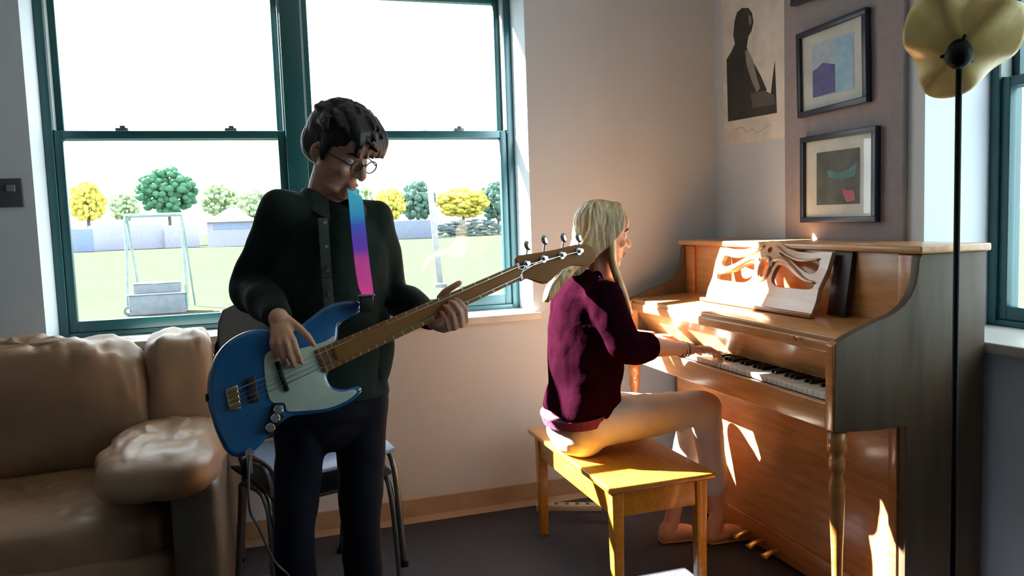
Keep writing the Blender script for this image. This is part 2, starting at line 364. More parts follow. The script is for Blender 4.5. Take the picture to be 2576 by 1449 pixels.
MB().box(a2.x, b2.x, Y-.05, Y+.35, b.z+.025, b2.z).build('crate_body', BX, r, bevel=.02); MB().box(a2.x-.01, b2.x+.01, Y-.06, Y+.36, b2.z, b2.z+.02).build('lid', PALE, r, bevel=.005)

# ------------------------------------------------------------------ piano
PN, PF = 1.915, 3.35           # near and far ends
KX = 1.585                     # front of the key bed
LZ = 1.232
pr = thing('upright_piano', 'honey oak upright piano with carved music desk against the right wall', 'piano', (1.9, 2.63, 0))
def xz(pts, y): return [V((x, y, z)) for x, z in pts]
arm = [(2.15, .06), (2.15, LZ-.018), (1.90, LZ-.018), (1.889, 1.20), (1.886, 1.165), (1.878, 1.125), (1.862, 1.092), (1.835, 1.062), (1.795, 1.038), (1.74, 1.022), (1.69, 1.005), (1.63, .985), (KX, .962), (KX-.004, .70), (1.72, .69), (1.845, .69), (1.845, .06)]
for y in (PN, PF-.03):
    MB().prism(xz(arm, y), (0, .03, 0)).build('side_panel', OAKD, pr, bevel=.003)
for y in (PN, PF-.04):      # front faces of the arms are honey coloured
    MB().prism(xz([(KX-.006, .70), (KX-.006, .958), (KX+.0, .964), (KX+.06, .985), (KX+.06, .70)], y+.002), (0, .036, 0)).build('cheek_block', OAK, pr, bevel=.004)
MB().box(1.885, 2.16, PN-.012, PF+.012, LZ-.018, LZ+.006).build('lid', OAKH, pr, bevel=.006)
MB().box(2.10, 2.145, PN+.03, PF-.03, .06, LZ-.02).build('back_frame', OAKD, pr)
MB().box(1.915, 1.935, PN+.03, PF-.03, .97, LZ-.018).build('upper_panel', OAKH, pr, bevel=.003)
for y0, y1 in ((PN+.03, PN+.10), (PF-.10, PF-.03)):
    MB().box(1.900, 1.916, y0, y1, .985, LZ-.02).build('panel_moulding', OAK, pr, bevel=.006)
MB().prism(xz([(1.62, .955), (1.62, .978), (1.92, .992), (1.92, .97)], PN+.03), (0, PF-PN-.06, 0)).build('key_lid', OAKH, pr, bevel=.005)
MB().box(1.612, 1.640, PN+.04, PF-.04, .925, .962).build('key_lid_rail', OAKH, pr, bevel=.006)
MB().prism(xz([(1.712, .812), (1.628, .94), (1.645, .955), (1.762, .812)], PN+.03), (0, PF-PN-.06, 0)).build('fallboard', OAKH, pr)
MB().box(1.60, 1.86, PN+.03, PF-.03, .70, .755).build('key_bed', OAKH, pr, bevel=.004)
MB().box(KX-.004, 1.602, PN+.036, PF-.036, .70, .782).build('key_slip', OAKH, pr, bevel=.005)
MB().tube([(1.60, PN+.2, .955), (1.596, PN+.2, .955)], .008, 12).build('lid_knob', BRASS, pr)
MB().box(1.741, 1.746, PN+.05, PF-.05, .80, .812).build('key_felt', mat('red_felt', (120, 30, 34), .9), pr)
ky0, ky1 = PN+.045, PF-.045; kw = (ky1-ky0)/52
wk = MB().box(0, .148, -kw/2+.0008, kw/2-.0008, -.02, 0).build('white_key', IVORY, bevel=.0015)
bk = MB().prism([V((.05, -.0055, 0)), V((.05, .0055, 0)), V((.148, .0055, 0)), V((.148, -.0055, 0))], (0, 0, .012)).build('black_key', EBONY, bevel=.001)
first = {'w': wk, 'b': bk}
def key(k, y):
    o = first.pop(k, None) or (wk if k == 'w' else bk).copy()
    if o.name not in col.objects: col.objects.link(o)
    o.location = (1.604, y, .802); o.parent = pr; o.matrix_parent_inverse = Matrix.Translation(-pr.location)
n = 0
for i in range(52):          # bass end is the far (left hand) end
    y = ky1-kw*(i+.5); key('w', y)
    if (i % 7) not in (1, 4) and i < 51: key('b', y-kw/2)
MB().box(1.845, 1.862, PN+.03, PF-.03, .12, .70).build('lower_panel', OAKH, pr, bevel=.003)
MB().box(1.835, 1.875, PN+.03, PF-.03, .02, .12).build('bottom_rail', OAK, pr, bevel=.004)
for y in (PN+.03, PN+.30): MB().box(1.838, 1.846, y, y+.035, .12, .69).build('panel_stile', OAK, pr, bevel=.003)
legp = [(.020, 0), (.022, .02), (.014, .05), (.013, .12), (.017, .30), (.022, .44), (.024, .52), (.016, .55), (.024, .57), (.024, .60), (.018, .615), (.028, .63), (.028, .70)]
for y in (PN+.035, PF-.035): MB().lathe((KX+.035, y, .028), [(r, z*.96) for r, z in legp], 20).build('front_leg', OAKD if 0 else OAK, pr, smooth=True)
for y in (PN+.035, PF-.035):
    MB().box(KX+.005, 1.85, y-.022, y+.022, .012, .035).build('toe_block', OAKD, pr, bevel=.004)
    for x in (KX+.03, 2.08): MB().tube([(x, y-.012, .014), (x, y+.012, .014)], .014, 14).build('caster', BRASS, pr)
for y in (2.53, 2.63, 2.73):
    MB().tube([(1.85, y, .06), (1.80, y, .055), (1.76, y, .04)], [(.006, .012), (.006, .016), (.006, .022)], 12, ref=(0, 0, 1), sm=3).build('pedal', BRASS, pr, smooth=True)
# carved music desk
def desk():
    P0 = A(1920, 775, 0, 1.80); n = V((-1, 0, .38)).normalized(); P0 = V((1.80, 2.63, .99)); O = P0
    e1 = V((0, -1, 0)); e2 = n.cross(e1)
    if e2.z < 0: e2 = -e2
    cu = bpy.data.curves.new('music_desk', 'CURVE'); cu.dimensions = '2D'; cu.fill_mode = 'BOTH'; cu.extrude = .007; cu.bevel_depth = .002
    def spl(pts):
        s = cu.splines.new('POLY'); s.points.add(len(pts)-1); s.use_cyclic_u = True
        for q, (u, v) in zip(s.points, pts): q.co = (u, v, 0, 1)
    def smooth(pts, k=6):
        out = []; n_ = len(pts)
        for i in range(n_):
            a, b, c, d = [V(pts[(i+j) % n_]) for j in (-1, 0, 1, 2)]
            for j in range(k):
                t = j/k; out.append(tuple(.5*((2*b)+(c-a)*t+(2*a-5*b+4*c-d)*t*t+(3*b-a-3*c+d)*t**3)))
        return out
    half = [(0, .268), (.05, .262), (.10, .240), (.17, .228), (.24, .226), (.30, .232), (.35, .232), (.352, .17), (.338, .10), (.345, .05), (.34, 0)]
    outer = half+[(-x, y) for x, y in half[::-1] if x > 0]
    spl(outer)
    for s in (1, -1):
        spl(smooth([(s*.055, .225), (s*.12, .212), (s*.20, .200), (s*.29, .205), (s*.305, .165), (s*.27, .150), (s*.21, .165), (s*.14, .195), (s*.085, .208)]))
        spl(smooth([(s*.075, .175), (s*.13, .170), (s*.20, .140), (s*.27, .125), (s*.305, .125), (s*.30, .095), (s*.20, .090), (s*.10, .092), (s*.06, .12)]))
    spl([(.030*math.cos(a*PI/12), .155+.038*math.sin(a*PI/12)) for a in range(24)])
    spl([(.014*math.cos(a*PI/8), .232+.012*math.sin(a*PI/8)) for a in range(16)])
    co = bpy.data.objects.new('tmp', cu); col.objects.link(co); dg = bpy.context.evaluated_depsgraph_get(); dg.update()
    me = bpy.data.meshes.new_from_object(co.evaluated_get(dg)); bpy.data.objects.remove(co)
    M = Matrix(((e1.x, e2.x, n.x, O.x), (e1.y, e2.y, n.y, O.y), (e1.z, e2.z, n.z, O.z), (0, 0, 0, 1))); me.transform(M)
    me.materials.clear(); me.materials.append(mat('desk_wood', (204, 160, 122), .28, c2=(186, 140, 104), scale=6, stretch=(9, 1, 9), coat=.5))
    o = bpy.data.objects.new('music_desk', me); col.objects.link(o); o.parent = pr; o.matrix_parent_inverse = Matrix.Translation(-pr.location)
    # carved scroll overlay and ledge
    def q(u, v, w_=.012): return O+e1*u+e2*v+n*w_
    m = MB()
    for s in (1, -1):
        m.tube([q(s*.31, .118), (q(s*.25, .128)), q(s*.17, .165), q(s*.10, .195), q(s*.05, .190), q(s*.045, .165)], [.004, .007, .009, .010, .008, .005], 8, sm=5)
        m.tube([q(s*.30, .205), q(s*.20, .196), q(s*.11, .215), q(s*.04, .245)], [.003, .006, .006, .005], 8, sm=5)
    m.tube([q(.036*math.cos(a*PI/10), .155+.046*math.sin(a*PI/10)) for a in range(21)], .007, 8)
    m.build('carved_scroll', bpy.data.materials['desk_wood'], smooth=True).parent = o
    MB().beam(q(-.36, .0, .016), q(.36, .0, .016), .02, .014).build('desk_ledge', OAK, bevel=.003).parent = o
desk()
# dark book leaning behind the desk edge
r = thing('music_book', 'dark bound music book standing behind right edge of the carved desk', 'book', (1.875, 2.245, .99))
MB().hull([V((x+(z-.99)*.16, y, z)) for x in (1.866, 1.886) for y in (2.21, 2.30) for z in (.993, 1.215)]).build('cover', mat('book_cover', (34, 24, 24), .5), r, bevel=.003)
MB().hull([V((x+(z-.99)*.16, y, z)) for x in (1.869, 1.883) for y in (2.213, 2.301) for z in (.996, 1.211)]).build('pages', WHITE, r)

# ------------------------------------------------------------------ bench
bx0, bx1, by0, by1, bz = 1.05, 1.46, 2.36, 3.20, .462
r = thing('piano_bench', 'yellow oak piano bench with square tapered legs under the seated woman', 'bench', ((bx0+bx1)/2, (by0+by1)/2, 0))
MB().box(bx0, bx1, by0, by1, bz-.022, bz).build('seat_top', BENCH, r, bevel=.007)
for a in ((bx0+.03, bx0+.048, by0+.04, by1-.04), (bx1-.048, bx1-.03, by0+.04, by1-.04), (bx0+.04, bx1-.04, by0+.03, by0+.048), (bx0+.04, bx1-.04, by1-.048, by1-.03)):
    MB().box(*a, bz-.115, bz-.022).build('apron', BENCH, r, bevel=.002)
for x in (bx0+.045, bx1-.045):
    for y in (by0+.045, by1-.045):
        MB().hull([V((x+i*(.022 if z > .3 else .016), y+j*(.022 if z > .3 else .016), z)) for i in (-1, 1) for j in (-1, 1) for z in (0, bz-.022)]).build('leg', BENCH, r, bevel=.003)

# ------------------------------------------------------------------ pictures
XP = XW-.024
def frame(pxs, label, inner, loc_z):
    """pxs = TL, TR, BR, BL measured corners on the wall"""
    c = [A(*p, 0, XP) for p in pxs]; ctr = sum(c, V((0, 0, 0)))/4
    u = ((c[1]-c[0])+(c[2]-c[3])).normalized(); v = V((1, 0, 0)).cross(u); v = v if v.z > 0 else -v
    W = ((c[1]-c[0]).length+(c[2]-c[3]).length)/2; H = ((c[0]-c[3]).length+(c[1]-c[2]).length)/2
    r = thing('picture_frame', label, 'framed picture', (XP, ctr.y, ctr.z-H/2), 'navy framed pictures on the grey panel')
    def q(a, b, d): return V((XP-d, 0, 0))+V((0, ctr.y, ctr.z))+u*(a*W/2)+v*(b*H/2)
    fw = .022; fa = 1-2*fw/W; fb = 1-2*fw/H
    m = MB()
    for (a0, a1, b0_, b1_) in ((-1, 1, fb, 1), (-1, 1, -1, -fb), (-1, -fa, -fb, fb), (fa, 1, -fb, fb)):
        m.hull([q(a, b, d) for a in (a0, a1) for b in (b0_, b1_) for d in (0, .026)])
    m.build('frame', FRAMEBL, r, bevel=.002)
    m = MB(); m.hull([q(a, b, d) for a in (-fa, fa) for b in (-fb, fb) for d in (.004, .012)]); mt = m.build('mat_board', mat('mount_board', (226, 228, 230), .6), r)
    inner(q, mt)
    m = MB(); m.hull([q(a, b, d) for a in (-fa, fa) for b in (-fb, fb) for d in (.0165, .0175)]); m.build('glazing', GLASS, r)
    return r
def flat(q, mt, name, pts, c, d, c2=None, sc_=30):
    m = MB(); m.prism([q(a, b, d) for a, b in pts], (-.0006, 0, 0)); o = m.build(name, mat('print_%d_%d_%d' % c, c, .8, c2=c2, scale=sc_)); o.parent = mt
def art1(q, mt):
    flat(q, mt, 'print', [(-.58, -.6), (.62, -.66), (.62, .60), (-.58, .62)], (176, 196, 226), .0125, (196, 212, 234))
    flat(q, mt, 'print_shape', [(0.1, -.60), (.60, -.62), (.60, .3), (.5, .56), (.1, .55)], (150, 196, 240), .0132, (176, 214, 246))
    flat(q, mt, 'print_shape', [(-.56, -.6), (.1, -.6), (.1, .02), (-.1, .08), (-.25, .14), (-.4, .06), (-.56, .02)], (98, 100, 168), .0138, (84, 88, 156))
def art2(q, mt):
    flat(q, mt, 'print', [(-.58, -.6), (.56, -.6), (.56, .6), (-.58, .6)], (96, 104, 104), .0125, (66, 78, 80), 14)
    flat(q, mt, 'print_shape', [(-.3, .2), (0, .1), (.3, .16), (.5, .3), (.45, .0), (.1, -.06), (-.25, .02)], (92, 150, 160), .0132, (70, 120, 132), 20)
    flat(q, mt, 'print_shape', [(.12, -.25), (.24, -.3), (.42, -.3), (.46, -.52), (.25, -.56), (.16, -.4)], (190, 92, 128), .0138, (200, 110, 110), 20)
frame([(2005, 95), (2180, 20), (2205, 255), (2028, 292)], 'navy framed blue print hanging crooked, middle of the column', art1, 0)
frame([(2020, 345), (2210, 320), (2222, 555), (2030, 562)], 'navy framed dark print with pink spot, lowest in column', art2, 0)
frame([(2000, -215), (2160, -300), (2178, -40), (2008, 12)], 'navy framed picture cut off by the top of the photo', art1, 0)
# poster
c = [V((XW-.001, y, z)) for y, z in ((3.445, 2.50), (2.935, 2.50), (2.935, 1.672), (3.43, 1.684))]
r = thing('poster', 'black and white portrait poster of a standing figure near room corner', 'poster', (XW-.002, 3.19, 1.68))
MB().prism([p-V((.0005, 0, 0)) for p in c], (-.0015, 0, 0)).build('sheet', mat('poster_paper', (236, 232, 226), .6), r)
def pq(lst, name, cc, d, c2=None, s=6):
    m = MB(); m.prism([V((XW-.0022-d, A(x, y, 0, XW).y, A(x, y, 0, XW).z)) for x, y in lst], (-.0004, 0, 0)); return m.build(name, mat('ink_%d' % cc[0], cc, .7, c2=c2, scale=s), r)
pq([(1823, -60), (1953, -95), (1957, 285), (1833, 307)], 'print', (120, 117, 114), .0, (146, 142, 138), 3)
pq([(1846, 90), (1849, 55), (1855, 32), (1868, 20), (1884, 20), (1893, 32), (1897, 55), (1892, 78), (1884, 92), (1880, 120), (1893, 150), (1915, 190), (1930, 225), (1925, 250), (1940, 240), (1945, 195), (1951, 150), (1956, 284), (1833, 306), (1829, 150), (1842, 128), (1850, 110)], 'print_figure', (44, 42, 42), .0005, (58, 56, 55), 9)
pq([(1876, 128), (1882, 125), (1896, 152), (1906, 196), (1914, 222), (1905, 232), (1893, 205), (1880, 165)], 'print_highlight', (150, 146, 142), .001)
pq([(1884, 36), (1891, 42), (1892, 58), (1887, 66), (1885, 50)], 'print_highlight', (150, 146, 142), .001)
pq([(1890, 236), (1925, 228), (1950, 240), (1953, 262), (1895, 272)], 'print_hands', (96, 92, 90), .001)
m = MB(); m.tube([V((XW-.003, A(x, y, 0, XW).y, A(x, y, 0, XW).z)) for x, y in ((1850, 328), (1868, 320), (1880, 332), (1893, 324), (1905, 334), (1925, 322), (1940, 312))], .0009, 5, sm=4); m.build('signature_line', mat('ink_line', (120, 116, 112), .7), r)

# ------------------------------------------------------------------ sofa
r = thing('leather_sofa', 'tan leather sofa with puffy cushions below the left window', 'sofa', (-1.1, 2.95, 0))
def cushion(name, c, sx, sy, sz, rot=(0, 0, 0), k=.42, pinch=.02, seed=0, mm=LEATHER, disp=.012, part=r):
    """superellipsoid cushion with gathered corners"""
    from mathutils import Euler
    R = Euler([math.radians(a) for a in rot]).to_matrix(); m = MB(); n1, n2 = 64, 120; vs = []; fs = []
    def pw(v, e): return math.copysign(abs(v)**e, v)
    for i in range(n1+1):
        th = -PI/2+PI*i/n1
        for j in range(n2):
            ph = 2*PI*j/n2; x = sx*pw(math.cos(th), k)*pw(math.cos(ph), k); y = sy*pw(math.cos(th), k)*pw(math.sin(ph), k); z = sz*pw(math.sin(th), k)
            p = V((x, y, z)); q = V((x/sx, y/sy, z/sz))
            wr = noise.noise(V((p.x*16+seed, p.y*16, p.z*5)))*.6+noise.noise(V((p.x*7, p.y*7+seed, p.z*7)))
            e = max(abs(q.x), abs(q.z)); wr += .75*noise.noise(V((p.x*38+seed, p.y*9, p.z*7)))*max(0, e-.55)**1.2*2.2; p += p.normalized()*disp*wr*(.4+.8*e**3)
            vs.append(V(c)+R @ p)
    for i in range(n1):
        for j in range(n2): fs.append((i*n2+j, i*n2+(j+1) % n2, (i+1)*n2+(j+1) % n2, (i+1)*n2+j))
    m.add(vs, fs); return m.build(name, mm, part, smooth=True, weld=True)
SX = -.15
cushion('back_cushion', (-.80, 3.18, .745), .39, .13, .255, (12, 0, 0), .55, seed=3, disp=.022)
cushion('back_cushion', (-1.62, 3.18, .745), .40, .13, .255, (12, 0, 0), .55, seed=9, disp=.022)
cushion('back_corner_cushion', (-.315, 3.21, .775), .125, .13, .225, (8, 0, 4), .5, seed=5, disp=.014)
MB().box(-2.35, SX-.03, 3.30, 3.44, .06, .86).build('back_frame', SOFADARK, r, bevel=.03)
cushion('seat_cushion', (-.75, 2.83, .445), .45, .33, .095, (0, 0, 0), .45, seed=1, disp=.022)
cushion('seat_cushion', (-1.66, 2.83, .445), .45, .33, .095, (0, 0, 0), .45, seed=11, disp=.022)
cushion('front_roll', (-1.15, 2.60, .30), .87, .12, .13, (0, 0, 0), .45, seed=21, disp=.014)
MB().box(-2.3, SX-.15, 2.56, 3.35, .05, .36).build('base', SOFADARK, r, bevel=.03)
cushion('arm_cushion', (-.335, 2.76, .640), .175, .38, .078, (-2, 0, 0), .6, seed=7, disp=.022)
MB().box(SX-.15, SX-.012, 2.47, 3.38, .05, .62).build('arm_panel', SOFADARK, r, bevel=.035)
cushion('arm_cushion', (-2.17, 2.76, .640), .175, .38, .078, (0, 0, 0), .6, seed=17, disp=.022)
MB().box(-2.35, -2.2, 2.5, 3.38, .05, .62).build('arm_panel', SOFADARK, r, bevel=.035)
for x in (-2.28, SX-.08):
    for y in (2.56, 3.3): MB().lathe((x, y, 0), [(.02, 0), (.03, .05)], 12).build('foot', BLACKM, r)

# ------------------------------------------------------------------ stack of chairs
def chair(z, dz, label, seatm):
    f = V((.34, -.94, 0)); l = V((.94, .34, 0)); o0 = V((.125+dz*.2, 3.0, 0))
    r = thing('stacking_chair', label, 'chair', o0+V((0, 0, 0 if dz == 0 else z)), 'stacked metal legged chairs')
    def q(a, b, c): return o0+l*a+f*b+V((0, 0, c+dz))
    m = MB(); n = 8; vs = []; fs = []
    for t in range(2):
        for i in range(n+1):
            for j in range(n+1):
                a = -.225+.45*i/n; b = -.21+.43*j/n; cz = .455+.02*(abs(a)/.225)**3-.02*max(0, (b-.12)/.1)**2-(.012 if t else 0); vs.append(q(a, b, cz))
    for t in range(2):
        for i in range(n):
            for j in range(n): k = t*(n+1)**2+i*(n+1)+j; fs.append((k, k+1, k+n+2, k+n+1))
    e = [i*(n+1) for i in range(n+1)]+[n*(n+1)+j for j in range(1, n+1)]+[i*(n+1)+n for i in range(n-1, -1, -1)]+[j for j in range(n-1, 0, -1)]
    for i in range(len(e)): a, b = e[i], e[(i+1) % len(e)]; fs.append((a, b, b+(n+1)**2, a+(n+1)**2))
    MB().add(vs, fs).build('seat', seatm, r, smooth=False, bevel=.004)
    # backrest shell, curved
    vs = []; fs = []; nn = 10
    for t in range(2):
        for i in range(nn+1):
            for j in range(nn+1):
                a = -.25+.50*i/nn; h = j/nn; ww = 1-.12*max(0, (h-.8)/.2)**2
                vs.append(q(a*ww, -.225-.07*h+.05*(a/.25)**2-(.014 if t else 0), .545+.45*h-.02*(abs(a)/.25)**5*(h > .5)))
    for t in range(2):
        for i in range(nn):
            for j in range(nn): k = t*(nn+1)**2+i*(nn+1)+j; fs.append((k, k+1, k+nn+2, k+nn+1))
    e = [i*(nn+1) for i in range(nn+1)]+[nn*(nn+1)+j for j in range(1, nn+1)]+[i*(nn+1)+nn for i in range(nn-1, -1, -1)]+[j for j in range(nn-1, 0, -1)]
    for i in range(len(e)): a, b = e[i], e[(i+1) % len(e)]; fs.append((a, b, b+(nn+1)**2, a+(nn+1)**2))
    MB().add(vs, fs).build('backrest', BLACKP, r, smooth=False, bevel=.005)
    zb = -dz if dz == 0 else 0
    for s in (-1, 1):
        MB().tube([q(s*.24, .22, 0), q(s*.23, .20, .34), q(s*.225, .15, .435), q(s*.215, .05, .445)], .011, 10, sm=5).build('front_leg', STEEL, r, smooth=True)
        MB().tube([q(s*.215, -.24, 0), q(s*.215, -.14, .36), q(s*.225, -.08, .435), q(s*.215, .05, .445)], .011, 10, sm=5).build('rear_leg', STEEL, r, smooth=True)
        MB().tube([q(s*.18, -.18, .45), q(s*.18, -.235, .52), q(s*.18, -.25, .70)], .010, 10, sm=4).build('back_support', STEEL, r, smooth=True)
        for a__, b_ in ((.24, .22), (.215, -.24)): MB().tube([q(s*a__, b_, 0), q(s*a__, b_, .02)], .015, 10).build('foot_cap', BLACKP, r)
    MB().tube([q(-.215, .02, .44), q(.215, .02, .44)], .010, 10).build('cross_bar', STEEL, r)
chair(0, 0, 'lower black chair of the stack behind the bass player', BLACKP)
chair(.1, .085, 'upper chair of the stack with grey seat behind bass player', mat('grey_seat', (120, 132, 160), .35))

# ------------------------------------------------------------------ floor lamp
hub = D(2413, 132, 1.80); bx = V((D(2410, 900, 1.80).x, D(2410, 900, 1.80).y, 0)); bx = V((hub.x, hub.y, 0))
r = thing('floor_lamp', 'black floor lamp with scalloped amber shade in front of piano', 'lamp', bx)
MB().lathe(bx, [(.13, 0), (.13, .012), (.03, .03), (.012, .05)], 32).build('base', BLACKM, r, smooth=True)
MB().tube([bx+V((0, 0, .03)), V((hub.x, hub.y, hub.z-.01))], .0068, 14).build('pole', BLACKM, r, smooth=True)
ax = (V((.62, .58, .50))).normalized()
def shade():
    q = V((0, 0, 1)).rotation_difference(ax); vs = []; fs = []; nr, ns = 14, 72
    for t in range(2):
        for i in range(nr+1):
            s = i/nr
            for j in range(ns):
                a = 2*PI*j/ns; lob = 1+.16*s*math.cos(3*a+3.2)+.05*s*math.cos(5*a+1)
                rr = (.015+.106*s)*lob; h = .055*s**1.5+.014*s*s*math.cos(6*a+.5)-(.004 if t else 0)
                vs.append(V(hub)+q @ V((rr*math.cos(a), rr*math.sin(a), h+.012)))
    N = (nr+1)*ns
    for t in range(2):
        for i in range(nr):
            for j in range(ns): k = t*N+i*ns+j; k2 = t*N+i*ns+(j+1) % ns; fs.append((k, k2, k2+ns, k+ns))
    for j in range(ns):
        a = nr*ns+j; b = nr*ns+(j+1) % ns; fs.append((a, b, b+N, a+N)); a = j; b = (j+1) % ns; fs.append((a, b, b+N, a+N))
    return MB().add(vs, fs).build('lamp_shade', LAMPGL, r, smooth=True)
shade()
MB().ell(hub, (.026, .026, .03)).tube([hub-ax*.02, hub+ax*.03], [.03, .018], 16, hemi=True).build('socket_hub', BLACKM, r, smooth=True, voxel=.003, soft=2)
for k in range(3):
    a = k*2*PI/3; q = V((0, 0, 1)).rotation_difference(ax) @ V((math.cos(a), math.sin(a), .2))
    MB().tube([hub, hub+q*.036], [.008, .004], 8, hemi=True).build('shade_screw', BLACKM, r, smooth=True)
MB().ell(hub+ax*.06, (.022, .022, .03)).build('bulb', mat('bulb_glass', (240, 236, 220), .3), r, smooth=True)

# ------------------------------------------------------------------ small things on the floor
r = thing('power_strip', 'off white power strip with cord on the carpet behind the bench', 'power strip', (1.3, 3.36, 0))
a, b = V((1.16, 3.44, .015)), V((1.44, 3.32, .015))
MB().beam(a, b, .05, .03).build('housing', mat('strip_white', (206, 196, 180), .5), r, bevel=.005)
for k in range(5):
    p_ = a.lerp(b, .15+.16*k); MB().beam(p_+V((-.008, .003, .0155)), p_+V((.008, -.003, .0155)), .022, .003).build('socket', mat('strip_dark', (90, 84, 78), .5), r)
MB().tube([b, b+V((.06, -.03, -.008)), (1.58, 3.28, .006), (1.70, 3.36, .006), (1.80, 3.30, .006)], .005, 8, sm=6).build('cord', mat('strip_white', (1, 1, 1)), r, smooth=True)
r = thing('snack_packet', 'small crumpled red and white packet on floor beside the sofa', 'packet', (-.05, 3.05, 0))
MB().ell((-.05, 3.05, .03), (.05, .035, .03), None, 14, 9).build('wrapper', mat('packet_red', (150, 40, 50), .5), r, disp=.012, dscale=30)
MB().ell((.02, 3.05, .022), (.03, .03, .022), None, 14, 9).build('label_patch', mat('packet_white', (200, 196, 200), .5), r, disp=.008, dscale=30)

# ------------------------------------------------------------------ people
def hand_prims(m, W, fwd, nrm, curls, thumb, s=1.0, spread=.10, flip=1, r=.0085):
    """wrist point, wrist-to-knuckle direction, back-of-hand normal; thumb side = fwd x nrm * flip"""
    f = V(fwd).normalized(); n = V(nrm); n = (n-f*n.dot(f)).normalized(); t = f.cross(n)*flip; W = V(W)
    offs = (.029, .010, -.010, -.028); ln = (.088, .092, .088, .080); seg = ((.042, .025, .021), (.046, .029, .022), (.043, .027, .021), (.034, .021, .018))
    for i in range(4):
        k = W+f*ln[i]*s+t*offs[i]*s+n*(.002 if i in (1, 2) else -.001)
        m.tube([W+t*offs[i]*.55*s, W+(k-W)*.55+t*0, k], [(.013*s, .013*s), (.0135*s, .013*s), (.0115*s, .0105*s)], 12, ref=n, hemi=True)
        a = 0; p = k; d = (f+t*spread*offs[i]/.029).normalized(); pts = [k]; rr = [r*1.12*s]
        c = curls[i]
        for j in range(3):
            a = math.radians(c[j]); axis = n.cross(d).normalized()
            d = Matrix.Rotation(a, 3, axis) @ d if (Matrix.Rotation(a, 3, axis) @ d).dot(n) < d.dot(n) else Matrix.Rotation(-a, 3, axis) @ d
            n_ = None; p = p+d*seg[i][j]*s; pts.append(p); rr.append(r*(1.0, .92, .74)[j]*s*(.88 if i == 3 else 1))
            nn = n-d*n.dot(d); n = n
            # carry the normal with the bend so curls add up
            n = (n-d*n.dot(d)).normalized()
        m.tube(pts, rr, 12, hemi=True); n = V(nrm); n = (n-f*n.dot(f)).normalized()
    a0 = W+f*.022*s+t*.022*s; m.tube([a0-f*.01, a0+(f*.5+t*.55+n*thumb[2]*.5).normalized()*.040*s], [.014*s, .012*s], 12, hemi=True)
    b0 = a0+(f*.5+t*.55+n*thumb[2]*.5).normalized()*.040*s; d1 = (f*thumb[0]+t*thumb[1]+n*thumb[2]).normalized(); b1 = b0+d1*.034*s; b2 = b1+(d1*.85+f*.4+n*thumb[3]).normalized()*.027*s
    m.tube([b0, b1, b2], [.0115*s, .0100*s, .0085*s], 12, hemi=True)
    m.ell(W+f*.045*s-n*.004*s, (.030*s,)*3, Matrix(((f.x*1.3, t.x*1.1, n.x*.45), (f.y*1.3, t.y*1.1, n.y*.45), (f.z*1.3, t.z*1.1, n.z*.45))))

def head_prims(m, c, f, u, k=1.0, neck=None):
    """c centre of skull at ear level; f face direction; u up"""
    f = V(f).normalized(); u = V(u); u = (u-f*u.dot(f)).normalized(); l = u.cross(f)
    Mx = Matrix(((f.x, l.x, u.x), (f.y, l.y, u.y), (f.z, l.z, u.z)))
    def q(a, b, h): return V(c)+(f*a+l*b+u*h)*k
    def e(p, r): m.ell(q(*p), tuple(x*k for x in r), Mx, 28, 20)
    e((-.012, 0, .035), (.094, .074, .088)); e((.022, 0, -.010), (.068, .062, .085)); e((.034, 0, -.058), (.050, .050, .052))
    e((.064, 0, -.098), (.022, .026, .020)); e((.030, .034, -.085), (.045, .016, .020)); e((.030, -.034, -.085), (.045, .016, .020))
    e((.080, 0, .030), (.014, .046, .014)); e((.074, 0, .058), (.020, .048, .032))
    for s in (1, -1):
        e((.066, s*.040, -.022), (.020, .020, .017))
        m.tube([q(-.008, s*.072, .018), q(-.016, s*.084, .010), q(-.016, s*.084, -.012), q(-.004, s*.074, -.030)], [.006*k, .007*k, .006*k, .006*k], 8, hemi=True, sm=2)
        e((-.008, s*.074, -.004), (.013, .006, .022))
    m.tube([q(.086, 0, .022), q(.096, 0, .004), q(.110, 0, -.020), q(.108, 0, -.028)], [.007*k, .009*k, .012*k, .010*k], 12, hemi=True, sm=2)
    for s in (1, -1): e((.096, s*.011, -.026), (.010, .008, .008))
    e((.088, 0, -.056), (.010, .021, .0065)); e((.085, 0, -.068), (.010, .018, .007)); e((.076, 0, -.046), (.014, .022, .014))
    return q, Mx
def eyes(q, Mx, k, parent, look=-.3):
    for s in (1, -1):
        m = MB(); m.ell(q(.072, s*.031, .006), (.0125*k,)*3, Mx, 16, 12); ey = m.build('eye', mat('eye_white', (220, 216, 210), .2), parent, smooth=True)
        m = MB(); m.ell(q(.0805, s*.031, .003), (.0045*k, .0055*k, .0055*k), Mx, 12, 8); m.build('iris', mat('iris_brown', (50, 34, 26), .2), smooth=True).parent = ey
        m = MB(); m.tube([q(.082, s*.014, .030), q(.086, s*.032, .035), q(.076, s*.052, .030)], [.003*k, .004*k, .0025*k], 8, sm=3, hemi=True); m.build('eyebrow', HAIRD, parent, smooth=True)
    m = MB(); m.ell(q(.093, 0, -.0575), (.006*k, .021*k, .0055*k), Mx, 16, 10); m.ell(q(.091, 0, -.068), (.0065*k, .018*k, .006*k), Mx, 16, 10); m.build('lips', LIP, parent, smooth=True)

# ---- standing bass player
GA = D(810, 908, 1.95); GB = D(1305, 688, 2.25)
ga = (GB-GA).normalized(); _w = V((0, 0, 1))+FW*.22; gv = (_w-ga*_w.dot(ga)).normalized(); gn = gv.cross(ga).normalized()
if gn.dot(FW) > 0: gn = -gn
def GP(x, y, off=0): return PL(x, y, GA+gn*off, gn)

